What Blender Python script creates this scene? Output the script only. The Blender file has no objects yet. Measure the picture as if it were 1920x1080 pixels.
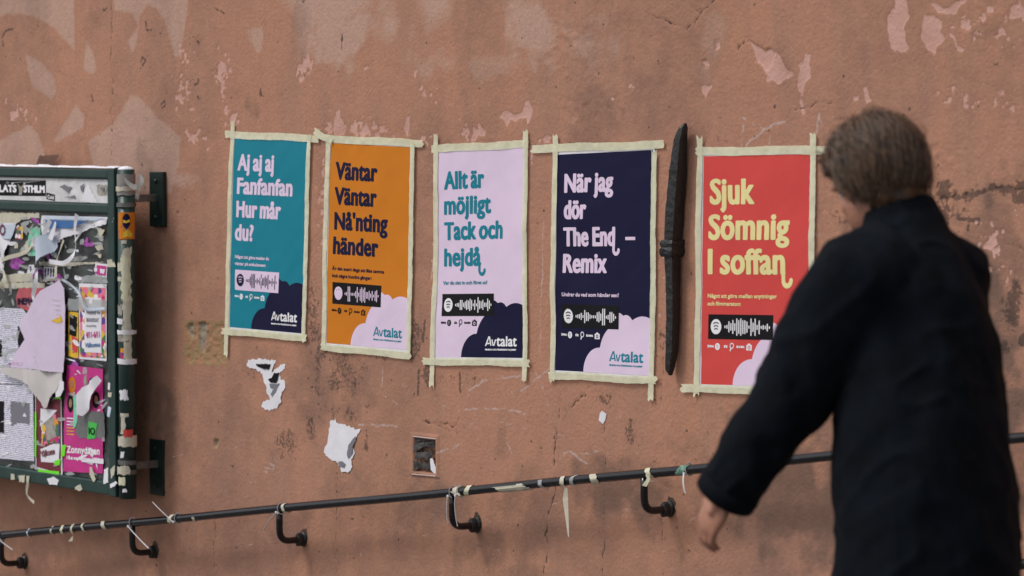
import bpy, bmesh, math, random
import numpy as np
from mathutils import Vector, Matrix
from mathutils.geometry import delaunay_2d_cdt
random.seed(7)
C = bpy.context.scene.collection
SC = bpy.context.scene

# ------------------------------------------------------------------ camera
F_PX, TH, YH, Z0 = 6200.0, math.radians(50.4), 235.0, 10.9
PITCH = math.atan((540 - YH) / F_PX)
CAM = np.array([Z0 * math.sin(TH), -Z0 * math.cos(TH), 1.6])
FW = np.array([-math.sin(TH) * math.cos(PITCH), math.cos(TH) * math.cos(PITCH), -math.sin(PITCH)])
RT = np.array([math.cos(TH), math.sin(TH), 0.0])
UP = np.cross(RT, FW)
cd = bpy.data.cameras.new('camera')
cam = bpy.data.objects.new('camera', cd)
C.objects.link(cam)
cam.location = CAM
cam.rotation_euler = (math.pi / 2 - PITCH, 0, TH)
cd.sensor_width = 36
cd.lens = 36 * F_PX / 1920
cd.clip_start = 0.1
cd.clip_end = 500
cd.dof.use_dof = True
cd.dof.focus_distance = 11.0
cd.dof.aperture_fstop = 4.5
SC.camera = cam

# ------------------------------------------------------------------ light
SUN_TO = Vector((-0.30, -0.55, 0.85)).normalized()
world = bpy.data.worlds.new('World')
SC.world = world
world.use_nodes = True
wn = world.node_tree
bg = wn.nodes['Background']
sky = wn.nodes.new('ShaderNodeTexSky')
sky.sky_type = 'NISHITA'
sky.sun_disc = False
sky.sun_elevation = math.asin(SUN_TO.z)
sky.sun_rotation = math.atan2(SUN_TO.x, SUN_TO.y)
sky.dust_density = 3.0
hs = wn.nodes.new('ShaderNodeHueSaturation')
hs.inputs['Saturation'].default_value = 0.28
wn.links.new(sky.outputs[0], hs.inputs['Color'])
wn.links.new(hs.outputs[0], bg.inputs['Color'])
bg.inputs['Strength'].default_value = 0.12
sd = bpy.data.lights.new('sun', 'SUN')
sd.energy = 1.1
sd.angle = math.radians(14)
sd.color = (1.0, 0.965, 0.93)
sun = bpy.data.objects.new('sun', sd)
C.objects.link(sun)
sun.rotation_euler = (-SUN_TO).to_track_quat('-Z', 'Y').to_euler()
SC.view_settings.view_transform = 'Standard'
SC.view_settings.look = 'None'
SC.view_settings.exposure = 0.19
SC.view_settings.gamma = 1.0
SC.view_settings.use_curve_mapping = False


# ------------------------------------------------------------------ helpers
def at(x, y, d=0.0):
    """point standing d metres in front of the wall plane that is seen at photo pixel x, y"""
    r = FW + RT * (x - 960) / F_PX + UP * (540 - y) / F_PX
    t = (-d - CAM[1]) / r[1]
    return CAM + r * t


def xz(x, y, d=0.0):
    p = at(x, y, d)
    return (p[0], p[2])


_rng = np.random.RandomState(3)
_LAT = [_rng.rand(257, 257) * 2 - 1 for _ in range(8)]


def vnoise(x, z, s, seed=0):
    L = _LAT[seed % 8]
    x = np.asarray(x, float) / s + seed * 17.3
    z = np.asarray(z, float) / s + seed * 5.7
    xi = np.floor(x); zi = np.floor(z)
    fx = x - xi; fz = z - zi
    fx = fx * fx * fx * (fx * (fx * 6 - 15) + 10); fz = fz * fz * fz * (fz * (fz * 6 - 15) + 10)
    a = xi.astype(int) % 256; b = zi.astype(int) % 256
    return (L[a, b] * (1 - fx) + L[a + 1, b] * fx) * (1 - fz) + (L[a, b + 1] * (1 - fx) + L[a + 1, b + 1] * fx) * fz


def fbm(x, z, s, seed=0, oct=4, gain=0.5):
    v = 0; a = 1.0
    for k in range(oct):
        v = v + a * vnoise(x, z, s, seed + k)
        s *= 0.5; a *= gain
    return v


def wl(x, z):
    """broad unevenness of the plaster, metres towards the street"""
    return 0.0045 * fbm(x, z, 0.9, 1, 2) + 0.0012 * vnoise(x, z, 0.22, 4)


def S(*c):
    """sRGB 0-255 -> linear"""
    o = []
    for v in c[:3]:
        v = v / 255.0
        o.append(v / 12.92 if v <= 0.04045 else ((v + 0.055) / 1.055) ** 2.4)
    return tuple(o) + (1.0,)


def tag(o, label=None, cat=None, group=None, kind=None):
    if label: o['label'] = label
    if cat: o['category'] = cat
    if group: o['group'] = group
    if kind: o['kind'] = kind
    return o


def empty(name, loc=(0, 0, 0)):
    o = bpy.data.objects.new(name, None)
    o.empty_display_size = 0.05
    C.objects.link(o)
    o.location = loc
    return o


def mesh_obj(name, verts, faces, mat=None, parent=None, smooth=False, uv=None):
    me = bpy.data.meshes.new(name)
    me.from_pydata([tuple(v) for v in verts], [], [tuple(f) for f in faces])
    if smooth:
        me.polygons.foreach_set('use_smooth', [True] * len(me.polygons))
    if mat: me.materials.append(mat)
    o = bpy.data.objects.new(name, me)
    C.objects.link(o)
    if parent:
        o.parent = parent
        pl = parent
        off = Vector((0, 0, 0))
        while pl is not None:
            off += Vector(pl.location); pl = pl.parent
        if off.length > 0:
            me.transform(Matrix.Translation(-off))
    me.update()
    return o


def bm_obj(name, bm, mat=None, parent=None, smooth=False):
    me = bpy.data.meshes.new(name)
    bm.to_mesh(me); bm.free()
    if smooth:
        me.polygons.foreach_set('use_smooth', [True] * len(me.polygons))
    if mat: me.materials.append(mat)
    o = bpy.data.objects.new(name, me)
    C.objects.link(o)
    if parent:
        o.parent = parent
        pl = parent
        off = Vector((0, 0, 0))
        while pl is not None:
            off += Vector(pl.location); pl = pl.parent
        me.transform(Matrix.Translation(-off))
    return o


# ------------------------------------------------------------------ materials
def mat(name, col, rough=0.7, metal=0.0, var=0.0, vscale=20.0, bump=0.0, bscale=200.0, alpha=1.0, spec=0.5, col2=None, coat=0.0):
    m = bpy.data.materials.new(name)
    m.use_nodes = True
    n = m.node_tree; L = n.links
    b = n.nodes['Principled BSDF']
    b.inputs['Base Color'].default_value = col
    b.inputs['Roughness'].default_value = rough
    b.inputs['Metallic'].default_value = metal
    b.inputs['Specular IOR Level'].default_value = spec
    b.inputs['Alpha'].default_value = alpha
    b.inputs['Coat Weight'].default_value = coat
    tc = n.nodes.new('ShaderNodeNewGeometry')
    if var > 0 or col2:
        nz = n.nodes.new('ShaderNodeTexNoise')
        nz.inputs['Scale'].default_value = vscale; nz.inputs['Detail'].default_value = 6; nz.inputs['Roughness'].default_value = 0.65
        L.new(tc.outputs['Position'], nz.inputs['Vector'])
        mx = n.nodes.new('ShaderNodeMix'); mx.data_type = 'RGBA'
        mr = n.nodes.new('ShaderNodeMapRange')
        mr.inputs['From Min'].default_value = 0.38; mr.inputs['From Max'].default_value = 0.66
        L.new(nz.outputs['Fac'], mr.inputs['Value'])
        L.new(mr.outputs['Result'], mx.inputs['Factor'])
        c2 = col2 if col2 else tuple(v * (1 - var) for v in col[:3]) + (1,)
        mx.inputs[6].default_value = col; mx.inputs[7].default_value = c2
        L.new(mx.outputs[2], b.inputs['Base Color'])
    if bump > 0:
        nb = n.nodes.new('ShaderNodeTexNoise')
        nb.inputs['Scale'].default_value = bscale; nb.inputs['Detail'].default_value = 4
        L.new(tc.outputs['Position'], nb.inputs['Vector'])
        bp = n.nodes.new('ShaderNodeBump'); bp.inputs['Strength'].default_value = 1.0
        bp.inputs['Distance'].default_value = bump
        L.new(nb.outputs['Fac'], bp.inputs['Height'])
        L.new(bp.outputs['Normal'], b.inputs['Normal'])
    return m


M = {}
TEAL, ORANGE, PINK, NAVY, RED, CREAM = S(18, 130, 150), S(212, 126, 28), S(232, 210, 234), S(13, 12, 54), S(216, 76, 72), S(238, 226, 160)
for k, c in dict(teal=TEAL, orange=ORANGE, pink=PINK, navy=NAVY, red=RED, cream=CREAM).items():
    M[k] = mat('print_' + k, c, rough=0.55, var=0.06, vscale=5, bump=0.0003, bscale=60, spec=0.22)
M['black_print'] = mat('print_black', S(15, 13, 17), rough=0.55, spec=0.2)
M['paper'] = mat('paper_white', S(232, 230, 236), rough=0.75, var=0.10, vscale=9, bump=0.0008, bscale=50)
M['paper_blue'] = mat('paper_pale_blue', S(200, 212, 228), rough=0.7, var=0.1, vscale=9, bump=0.0008, bscale=45)
M['lilac'] = mat('paper_lilac', S(220, 202, 226), rough=0.6, var=0.08, vscale=8, bump=0.0008, bscale=35)
M['ecru'] = mat('paper_back_ecru', S(206, 200, 198), rough=0.7, var=0.1, vscale=9, bump=0.0008, bscale=40)
M['magenta'] = mat('print_magenta', S(205, 50, 140), rough=0.5, var=0.2, vscale=14)
M['purple_paint'] = mat('purple_paint_smear', S(190, 80, 190), rough=0.6, vscale=60, col2=S(110, 60, 115))
M['blue_print'] = mat('print_blue', S(62, 112, 172), rough=0.5, var=0.2, vscale=15)
M['green_neon'] = mat('tape_neon_green', S(120, 235, 40), rough=0.5, var=0.08)
M['green_print'] = mat('print_green', S(70, 190, 80), rough=0.5, var=0.1)
M['green_dark'] = mat('sticker_dark_green', S(30, 92, 66), rough=0.4, var=0.3, vscale=80, col2=S(150, 180, 165))
M['mint'] = mat('print_mint', S(130, 215, 180), rough=0.5, var=0.25, vscale=40)
M['salmon'] = mat('print_salmon', S(196, 92, 100), rough=0.6, var=0.3, vscale=30)
M['maroon'] = mat('print_maroon', S(120, 40, 55), rough=0.6, var=0.4, vscale=50)
M['yellow'] = mat('print_yellow', S(235, 190, 50), rough=0.6, var=0.2)
M['white_ink'] = mat('print_white', S(240, 238, 242), rough=0.55)
M['grey_ink'] = mat('print_grey', S(120, 118, 128), rough=0.6)
M['glue'] = mat('old_glue_residue', S(176, 170, 160), rough=0.5, var=0.4, vscale=30, bump=0.001, bscale=60)


def tape_mat(name, col, alpha=0.86):
    m = mat(name, col, rough=0.5, var=0.16, vscale=28, bump=0.0012, bscale=70, alpha=alpha, spec=0.4)
    b = m.node_tree.nodes['Principled BSDF']
    b.inputs['Subsurface Weight'].default_value = 0.0
    return m


M['tape'] = tape_mat('masking_tape_cream', S(236, 234, 202), 0.80)
M['tape_old'] = tape_mat('masking_tape_weathered', S(212, 206, 186), 0.93)
M['tape_clear'] = tape_mat('clear_tape_hazy', S(205, 208, 208), 0.55)
M['gaffer'] = mat('grey_cloth_tape', S(150, 146, 142), rough=0.6, var=0.25, vscale=30, bump=0.001, bscale=60)
M['green_metal'] = mat('dark_green_painted_metal', S(30, 58, 54), rough=0.38, var=0.45, vscale=18, bump=0.0004, bscale=120, col2=S(44, 66, 62))
M['green_plate'] = mat('green_black_plate', S(20, 40, 36), rough=0.45, var=0.4, vscale=25, bump=0.0005, bscale=150)
M['rubber'] = mat('black_rubber_seal', S(16, 17, 18), rough=0.6)
M['steel'] = mat('dull_galvanised_steel', S(130, 130, 128), rough=0.5, metal=0.7, var=0.4, vscale=40, bump=0.0004)
M['frost'] = mat('frost_white', S(238, 240, 248), rough=0.9, bump=0.003, bscale=90)
M['back'] = mat('dark_board_backing', S(92, 94, 94), rough=0.5, var=0.5, vscale=14, col2=S(112, 116, 114), bump=0.0006, bscale=60)
M['header'] = mat('dirty_white_header', S(226, 225, 226), rough=0.6, var=0.25, vscale=14, bump=0.001, bscale=50)
M['iron'] = mat('wrought_iron_black', S(34, 34, 38), rough=0.42, var=0.4, vscale=30, bump=0.004, bscale=55, col2=S(22, 20, 20))
M['bitumen'] = mat('torn_bitumen_paper', S(34, 32, 32), rough=0.35, var=0.5, vscale=60, bump=0.002, bscale=60, col2=S(88, 84, 82))
M['rail'] = mat('black_gloss_paint', S(13, 13, 18), rough=0.2, var=0.5, vscale=60, bump=0.0004, bscale=60, col2=S(24, 24, 31), coat=0.3, spec=0.35)
M['tie'] = mat('nylon_white', S(214, 212, 214), rough=0.4)
M['mortar'] = mat('crumbled_mortar', S(92, 74, 62), rough=0.95, var=0.5, vscale=50, bump=0.006, bscale=120)
M['coat'] = mat('dark_navy_wool', S(8, 15, 24), rough=0.9, var=0.5, vscale=14, bump=0.0015, bscale=260, spec=0.15, col2=S(5, 8, 14))
M['trouser'] = mat('black_denim', S(20, 21, 26), rough=0.9, var=0.3, bump=0.001, bscale=300, spec=0.2)
M['skin'] = mat('skin', S(176, 124, 102), rough=0.5, var=0.12, vscale=25, bump=0.0004, bscale=300)
M['hair'] = mat('dark_blond_hair', S(104, 76, 54), rough=0.5, var=0.5, vscale=60, col2=S(48, 34, 27))
M['leather'] = mat('shoe_leather', S(28, 22, 20), rough=0.4, bump=0.001)


def glass_mat():
    m = bpy.data.materials.new('scratched_glass'); m.use_nodes = True
    n = m.node_tree; L = n.links
    for x in list(n.nodes): n.nodes.remove(x)
    out = n.nodes.new('ShaderNodeOutputMaterial')
    tr = n.nodes.new('ShaderNodeBsdfTransparent'); gl = n.nodes.new('ShaderNodeBsdfGlossy'); df = n.nodes.new('ShaderNodeBsdfDiffuse')
    gl.inputs['Roughness'].default_value = 0.12
    df.inputs['Color'].default_value = S(190, 196, 196)
    fr = n.nodes.new('ShaderNodeFresnel'); fr.inputs['IOR'].default_value = 1.5
    m1 = n.nodes.new('ShaderNodeMixShader'); m2 = n.nodes.new('ShaderNodeMixShader')
    nz = n.nodes.new('ShaderNodeTexNoise'); nz.inputs['Scale'].default_value = 12; nz.inputs['Detail'].default_value = 8
    mr = n.nodes.new('ShaderNodeMapRange'); mr.inputs['From Min'].default_value = 0.45; mr.inputs['From Max'].default_value = 0.8
    mr.inputs['To Min'].default_value = 0.03; mr.inputs['To Max'].default_value = 0.3
    L.new(nz.outputs['Fac'], mr.inputs['Value'])
    L.new(fr.outputs[0], m1.inputs[0]); L.new(tr.outputs[0], m1.inputs[1]); L.new(gl.outputs[0], m1.inputs[2])
    L.new(mr.outputs[0], m2.inputs[0]); L.new(m1.outputs[0], m2.inputs[1]); L.new(df.outputs[0], m2.inputs[2])
    L.new(m2.outputs[0], out.inputs[0])
    return m


M['glass'] = glass_mat()


def newsprint():
    m = bpy.data.materials.new('newsprint'); m.use_nodes = True
    n = m.node_tree; L = n.links
    b = n.nodes['Principled BSDF']; b.inputs['Roughness'].default_value = 0.8
    g = n.nodes.new('ShaderNodeNewGeometry'); mp = n.nodes.new('ShaderNodeMapping')
    mp.inputs['Scale'].default_value = (260, 1, 330)
    L.new(g.outputs['Position'], mp.inputs['Vector'])
    nz = n.nodes.new('ShaderNodeTexNoise'); nz.inputs['Scale'].default_value = 1.0; nz.inputs['Detail'].default_value = 2
    L.new(mp.outputs[0], nz.inputs['Vector'])
    sx = n.nodes.new('ShaderNodeSeparateXYZ'); L.new(g.outputs['Position'], sx.inputs[0])
    w = n.nodes.new('ShaderNodeMath'); w.operation = 'MULTIPLY'; w.inputs[1].default_value = 2 * math.pi / 0.0075
    L.new(sx.outputs['Z'], w.inputs[0])
    s = n.nodes.new('ShaderNodeMath'); s.operation = 'SINE'; L.new(w.outputs[0], s.inputs[0])
    a = n.nodes.new('ShaderNodeMath'); a.operation = 'MULTIPLY_ADD'; a.inputs[1].default_value = 0.12
    L.new(s.outputs[0], a.inputs[0]); L.new(nz.outputs['Fac'], a.inputs[2])
    cr = n.nodes.new('ShaderNodeMapRange'); cr.inputs['From Min'].default_value = 0.5; cr.inputs['From Max'].default_value = 0.6
    L.new(a.outputs[0], cr.inputs['Value'])
    mx = n.nodes.new('ShaderNodeMix'); mx.data_type = 'RGBA'
    mx.inputs[6].default_value = S(238, 236, 250); mx.inputs[7].default_value = S(110, 106, 130)
    L.new(cr.outputs[0], mx.inputs['Factor']); L.new(mx.outputs[2], b.inputs['Base Color'])
    return m


M['news'] = newsprint()


def flowers():
    m = bpy.data.materials.new('flower_print'); m.use_nodes = True
    n = m.node_tree; L = n.links
    b = n.nodes['Principled BSDF']; b.inputs['Roughness'].default_value = 0.5
    g = n.nodes.new('ShaderNodeNewGeometry')
    vo = n.nodes.new('ShaderNodeTexVoronoi'); vo.inputs['Scale'].default_value = 45
    L.new(g.outputs['Position'], vo.inputs['Vector'])
    sp = n.nodes.new('ShaderNodeSeparateColor'); L.new(vo.outputs['Color'], sp.inputs[0])
    cr = n.nodes.new('ShaderNodeValToRGB'); cr.color_ramp.interpolation = 'CONSTANT'
    E_ = cr.color_ramp.elements
    cols = [S(225, 190, 60), S(240, 236, 236), S(200, 40, 110), S(90, 60, 150), S(60, 120, 70), S(230, 120, 150), S(235, 150, 40)]
    E_[0].position = 0; E_[0].color = cols[0]; E_[1].position = 0.14; E_[1].color = cols[1]
    for i in range(2, 7):
        e = E_.new(i / 7.0); e.color = cols[i]
    L.new(sp.outputs[0], cr.inputs[0]); L.new(cr.outputs[0], b.inputs['Base Color'])
    return m


M['flowers'] = flowers()


# ------------------------------------------------------------------ the wall
def poly_px(pts, sc=1.0, ox=0.0, oy=0.0):
    return [xz(ox + x / sc, oy + y / sc) for x, y in pts]


FX = np.concatenate([np.linspace(-9, -3.9, 24)[:-1], np.arange(-3.9, 2.95, 0.0056), np.linspace(2.95, 8, 24)[1:]])
FZ = np.concatenate([np.linspace(-2.0, -0.5, 12)[:-1], np.arange(-0.5, 2.42, 0.0045), np.linspace(2.42, 6.5, 18)[1:]])
GX, GZ = np.meshgrid(FX, FZ, indexing='ij')
R = 0.03   # distance band kept round a drawn mark


def window(pts, pad):
    p = np.array(pts)
    i0, i1 = np.searchsorted(FX, [p[:, 0].min() - pad, p[:, 0].max() + pad])
    j0, j1 = np.searchsorted(FZ, [p[:, 1].min() - pad, p[:, 1].max() + pad])
    return slice(i0, i1), slice(j0, j1)


def seg_dist(X, Z, pts, closed=False):
    d = np.full(X.shape, 1e9)
    n = len(pts)
    for k in range(n if closed else n - 1):
        ax, az = pts[k]; bx, bz = pts[(k + 1) % n]
        dx, dz = bx - ax, bz - az
        t = np.clip(((X - ax) * dx + (Z - az) * dz) / (dx * dx + dz * dz + 1e-12), 0, 1)
        d = np.minimum(d, np.hypot(X - ax - t * dx, Z - az - t * dz))
    return d


def poly_in(X, Z, pts):
    ins = np.zeros(X.shape, bool)
    n = len(pts)
    for k in range(n):
        ax, az = pts[k]; bx, bz = pts[(k + 1) % n]
        if az == bz: continue
        c = ((az > Z) != (bz > Z)) & (X < (bx - ax) * (Z - az) / (bz - az) + ax)
        ins ^= c
    return ins


A_light = np.zeros(GX.shape); A_peel = np.zeros(GX.shape); A_crack = np.zeros(GX.shape); A_chalk = np.zeros(GX.shape)
B_dirt_shade = np.zeros(GX.shape); B_dark = np.zeros(GX.shape); B_mort = np.zeros(GX.shape); B_grey = np.zeros(GX.shape)


def add_poly(arr, pts, soft=R, wob=0.006, wobs=0.03, amp=1.0, sparse=0.0, seed=0):
    w = window(pts, soft + 0.02)
    X, Z = GX[w], GZ[w]
    Xw = X + wob * fbm(X, Z, wobs, seed, 3); Zw = Z + wob * fbm(X, Z, wobs, seed + 3, 3)
    d = seg_dist(Xw, Zw, pts, True)
    sd = np.where(poly_in(Xw, Zw, pts), -d, d)
    v = np.clip(0.5 - sd / (2 * soft), 0, 1) * amp
    if sparse > 0:
        v = np.clip(v - sparse * (0.55 + 0.9 * fbm(X, Z, 0.022, seed + 1, 3, 0.6)), 0, 1)
    arr[w] = np.maximum(arr[w], v)


def add_line(arr, pts, r=0.02, wob=0.0, brk=0.0, seed=0):
    w = window(pts, r + 0.02)
    X, Z = GX[w], GZ[w]
    Xw = X + wob * fbm(X, Z, 0.025, seed, 3); Zw = Z + wob * fbm(X, Z, 0.025, seed + 2, 3)
    d = seg_dist(Xw, Zw, pts)
    v = np.clip(1 - d / r, 0, 1)
    if brk > 0:
        v = np.clip(v - brk * np.clip(fbm(X, Z, 0.02, seed + 5, 2), 0, 1), 0, 1)
    arr[w] = np.maximum(arr[w], v)


def add_blob(arr, x, y, rx, ry, amp=1.0, seed=0, rag=0.5, s=0.05):
    """soft stain, centre and radii in photo pixels"""
    cx, cz = xz(x, y); ex, _ = xz(x + rx, y); _, ez = xz(x, y + ry)
    ax, az = abs(ex - cx), abs(cz - ez)
    w = window([(cx - ax * 1.6, cz - az * 1.6), (cx + ax * 1.6, cz + az * 1.6)], 0.01)
    X, Z = GX[w], GZ[w]
    r = np.sqrt(((X - cx) / ax) ** 2 + ((Z - cz) / az) ** 2) + rag * fbm(X, Z, s, seed, 4, 0.6)
    v = np.clip((1.25 - r) / 0.9, 0, 1) * amp
    arr[w] = np.maximum(arr[w], v)


# pale areas left between the strokes of cover paint (upper left), photo pixels
LIGHTS = [
    [(-260, -60), (135, -60), (138, 40), (138, 95), (120, 75), (100, 52), (60, 28), (30, 25), (-60, 40), (-260, 30)],
    [(45, 103), (75, 115), (95, 140), (105, 170), (95, 185), (62, 165), (50, 130)],
    [(160, 75), (172, 95), (182, 125), (175, 140), (155, 130)],
    [(205, -60), (358, -60), (352, 30), (338, 105), (330, 110), (322, 85), (310, 40), (292, 14), (275, 10), (262, 30), (256, 88), (248, 100), (240, 78), (262, 48), (250, 26), (215, 20)],
    [(143, 195), (158, 220), (158, 240), (105, 268), (100, 265)],
    [(245, 180), (262, 180), (300, 225), (340, 255), (335, 310), (320, 360), (190, 360), (165, 265), (215, 230)],
    [(-260, 300), (0, 262), (55, 235), (70, 250), (85, 290), (78, 325), (-260, 340)],
    [(470, -60), (520, -60), (690, -60), (700, 10), (640, 60), (600, 50), (560, 100), (545, 20)],
    [(760, -60), (860, -60), (845, 30), (800, 60), (790, 20)],
]
for i, p in enumerate(LIGHTS):
    add_poly(A_light, poly_px(p), soft=0.012 if i < 7 else 0.05, wob=0.004, wobs=0.05, amp=1.0 if i < 7 else 0.8, seed=i)
add_blob(A_light, 1000, 60, 70, 70, 0.8, 3, 0.5, 0.12); add_blob(A_light, 640, 60, 90, 60, 0.9, 5, 0.5, 0.12)
add_blob(A_light, 480, 75, 30, 25, 0.8, 6); add_blob(A_light, 1110, 80, 60, 50, 0.6, 2, 0.5, 0.1)
add_blob(A_light, 880, 120, 150, 30, 0.55, 2, 0.6, 0.1); add_blob(A_light, 300, 330, 60, 25, 0.8, 2, 0.5, 0.1)
add_blob(A_light, 1330, 80, 40, 70, 0.5, 4, 0.5, 0.1)
PEELS3 = [  # 1250,0 crop scale 2.866
    [(1240, -30), (1275, 10), (1290, 60), (1300, 90), (1275, 160), (1280, 220), (1300, 260), (1280, 280), (1220, 280), (1200, 250), (1190, 190), (1180, 110), (1190, 75), (1220, 50)],
    [(1380, 70), (1420, 90), (1480, 110), (1475, 170), (1485, 210), (1450, 250), (1445, 300), (1410, 270), (1385, 230), (1355, 180), (1370, 130)],
    [(1400, 5), (1430, 15), (1470, 45), (1510, 35), (1560, 0), (1620, 0), (1570, 40), (1550, 70), (1500, 80), (1450, 70), (1420, 35)],
    [(1520, 190), (1545, 200), (1560, 240), (1600, 265), (1590, 285), (1560, 275), (1540, 230)],
    [(430, 195), (460, 230), (530, 270), (550, 255), (600, 290), (640, 370), (685, 395), (680, 405), (600, 450), (540, 440), (545, 400), (520, 370), (480, 330), (460, 270)],
    [(730, 290), (765, 295), (760, 350), (775, 400), (745, 450), (740, 490), (720, 515), (700, 470), (700, 410), (715, 350), (735, 320)],
    [(705, 530), (725, 530), (740, 600), (725, 612), (710, 570)],
    [(255, 215), (285, 215), (285, 260), (265, 270)], [(195, 320), (215, 315), (230, 365), (205, 365)], [(190, 450), (245, 455), (210, 520), (190, 480)],
    [(1000, 530), (1025, 525), (1020, 550), (1005, 545)], [(1055, 480), (1075, 470), (1092, 540), (1065, 550)],
]
for i, p in enumerate(PEELS3):
    add_poly(A_peel, poly_px(p, 2.866, 1250, 0), wob=0.006, seed=i)
PEELS2 = [  # 600,0 crop scale 2.743
    [(915, 600), (945, 565), (975, 565), (1000, 590), (1050, 575), (1050, 530), (1065, 510), (1095, 560), (1090, 590), (1070, 640), (1055, 610), (1010, 625), (980, 610), (960, 650), (935, 610)],
    [(90, 575), (120, 640), (125, 695), (65, 695), (70, 620)], [(230, 625), (250, 670), (260, 700), (195, 690)],
    [(440, 600), (460, 590), (460, 640), (445, 700), (432, 660)], [(1150, 710), (1185, 700), (1180, 740), (1150, 740)],
    [(215, 350), (240, 338), (248, 350), (225, 365)], [(485, 365), (495, 365), (493, 400), (487, 395)],
    [(1595, 430), (1625, 440), (1618, 450), (1600, 445)], [(1500, 495), (1520, 505), (1510, 513), (1500, 508)],
]
for i, p in enumerate(PEELS2):
    add_poly(A_peel, poly_px(p, 2.743, 600, 0), wob=0.006, seed=i + 3)
SPARSE = [  # photo pixels, broken up
    [(340, 85), (355, 90), (352, 115), (338, 110)], [(410, 90), (430, 95), (432, 150), (420, 185), (408, 180), (405, 120)],
    [(335, 120), (352, 130), (350, 165), (335, 170)], [(325, 175), (350, 165), (360, 200), (330, 210)], [(340, 245), (375, 235), (390, 275), (350, 275)],
    [(625, 215), (730, 230), (730, 258), (600, 250)], [(790, 160), (812, 155), (812, 185), (792, 190)], [(860, 235), (915, 225), (915, 265), (860, 265)],
    [(600, 290), (620, 285), (612, 480), (600, 470)], [(1770, 50), (1800, 20), (1860, 10), (1850, 60), (1800, 70)],
    [(1870, 10), (1925, 0), (1925, 30), (1890, 60), (1870, 80)], [(1760, 170), (1890, 175), (1900, 195), (1770, 195)],
    [(1840, 420), (1875, 430), (1880, 470), (1860, 500), (1840, 460)], [(1880, 500), (1900, 520), (1895, 540), (1875, 520)],
    [(10, 195), (60, 200), (65, 230), (20, 225)], [(560, 100), (590, 110), (585, 140), (555, 150)], [(990, 270), (1010, 262), (1006, 300), (990, 300)],
    [(780, 265), (815, 250), (812, 270), (780, 275)], [(1240, 560), (1250, 540), (1252, 590), (1240, 600)], [(420, 195), (450, 205), (440, 240), (415, 240)],
    [(860, 290), (815, 300), (812, 520), (800, 500)],
]
for i, p in enumerate(SPARSE):
    add_poly(A_peel, poly_px(p), wob=0.006, sparse=0.75, amp=1.0, seed=i + 1)
# chalk
for i, p in enumerate([
    [(1396, 222), (1392, 262), (1390, 282)], [(1393, 220), (1430, 243), (1452, 232), (1476, 227)], [(1432, 243), (1405, 264), (1394, 282)], [(1444, 232), (1440, 275)],
    [(1534, 213), (1530, 245), (1524, 262)], [(1534, 213), (1542, 240), (1550, 272)], [(1561, 218), (1568, 250)],
    [(1020, 412), (1018, 520), (1013, 600), (1011, 668)], [(870, 740), (905, 715), (960, 706), (990, 703)], [(1003, 695), (1018, 728), (1028, 760)],
    [(860, 770), (900, 765), (950, 768), (985, 775)], [(717, 690), (715, 735)], [(672, 795), (705, 797), (745, 798)], [(975, 735), (1000, 715), (1030, 690)],
    [(722, 742), (745, 758)], [(1210, 590), (1213, 600)], [(500, 868), (515, 872), (512, 880), (495, 875)], [(1048, 860), (1065, 845), (1100, 868)],
    [(1515, 435), (1535, 440)], [(1905, 400), (1925, 420)], [(820, 850), (870, 830)], [(1090, 850), (1125, 847)], [(480, 880), (505, 886)], [(950, 830), (958, 850)],
]):
    add_line(A_chalk, [xz(*q) for q in p], r=0.012, wob=0.003, brk=0.5, seed=i)
rs_ = random.Random(21)
for k in range(70):
    x = rs_.uniform(250, 1300); y = rs_.uniform(600, 1060); a = rs_.choice((0.1, 1.5, 1.4, 0.6, -0.3)); L_ = rs_.uniform(6, 26)
    add_line(A_chalk, [xz(x, y), xz(x + L_ * math.cos(a), y + L_ * math.sin(a))], r=0.006, wob=0.003, brk=0.7, seed=k)
# cracks
for i, p in enumerate([
    [(208, 0), (210, 60), (207, 120), (213, 160), (209, 210), (211, 260), (207, 312)], [(1118, 716), (1098, 738), (1080, 752), (1070, 765)],
    [(1052, 738), (1045, 780), (1041, 830), (1040, 880), (1038, 930), (1026, 975), (1022, 1000), (1028, 1030), (1020, 1070), (1022, 1100)],
    [(1135, 800), (1133, 900), (1131, 1000), (1130, 1090)], [(1750, 372), (1790, 365), (1830, 362), (1860, 354), (1890, 352), (1930, 355), (2100, 348)],
    [(1868, 425), (1878, 440), (1885, 455), (1895, 462)], [(1530, 482), (1548, 478), (1562, 484)], [(1905, 463), (1925, 470)],
    [(1365, 60), (1383, 90), (1400, 68)], [(1245, 640), (1245, 700), (1240, 760)], [(632, 820), (632, 990), (630, 1090)], [(825, 790), (850, 800), (862, 785)],
    [(780, 780), (825, 800), (860, 812)], [(1480, 210), (1500, 205), (1520, 198), (1560, 190)], [(640, 60), (637, 95)], [(404, 970), (402, 1080)],
    [(1230, 30), (1290, 55), (1340, 0)], [(1302, 20), (1310, 24), (1318, 20)], [(1040, 800), (1043, 815), (1037, 822)], [(1240, 970), (1242, 1040), (1244, 1100)],
]):
    add_line(A_crack, [xz(*q) for q in p], r=0.014 if i not in (1, 2, 4) else 0.02, wob=0.006, brk=0.25, seed=i)
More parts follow.
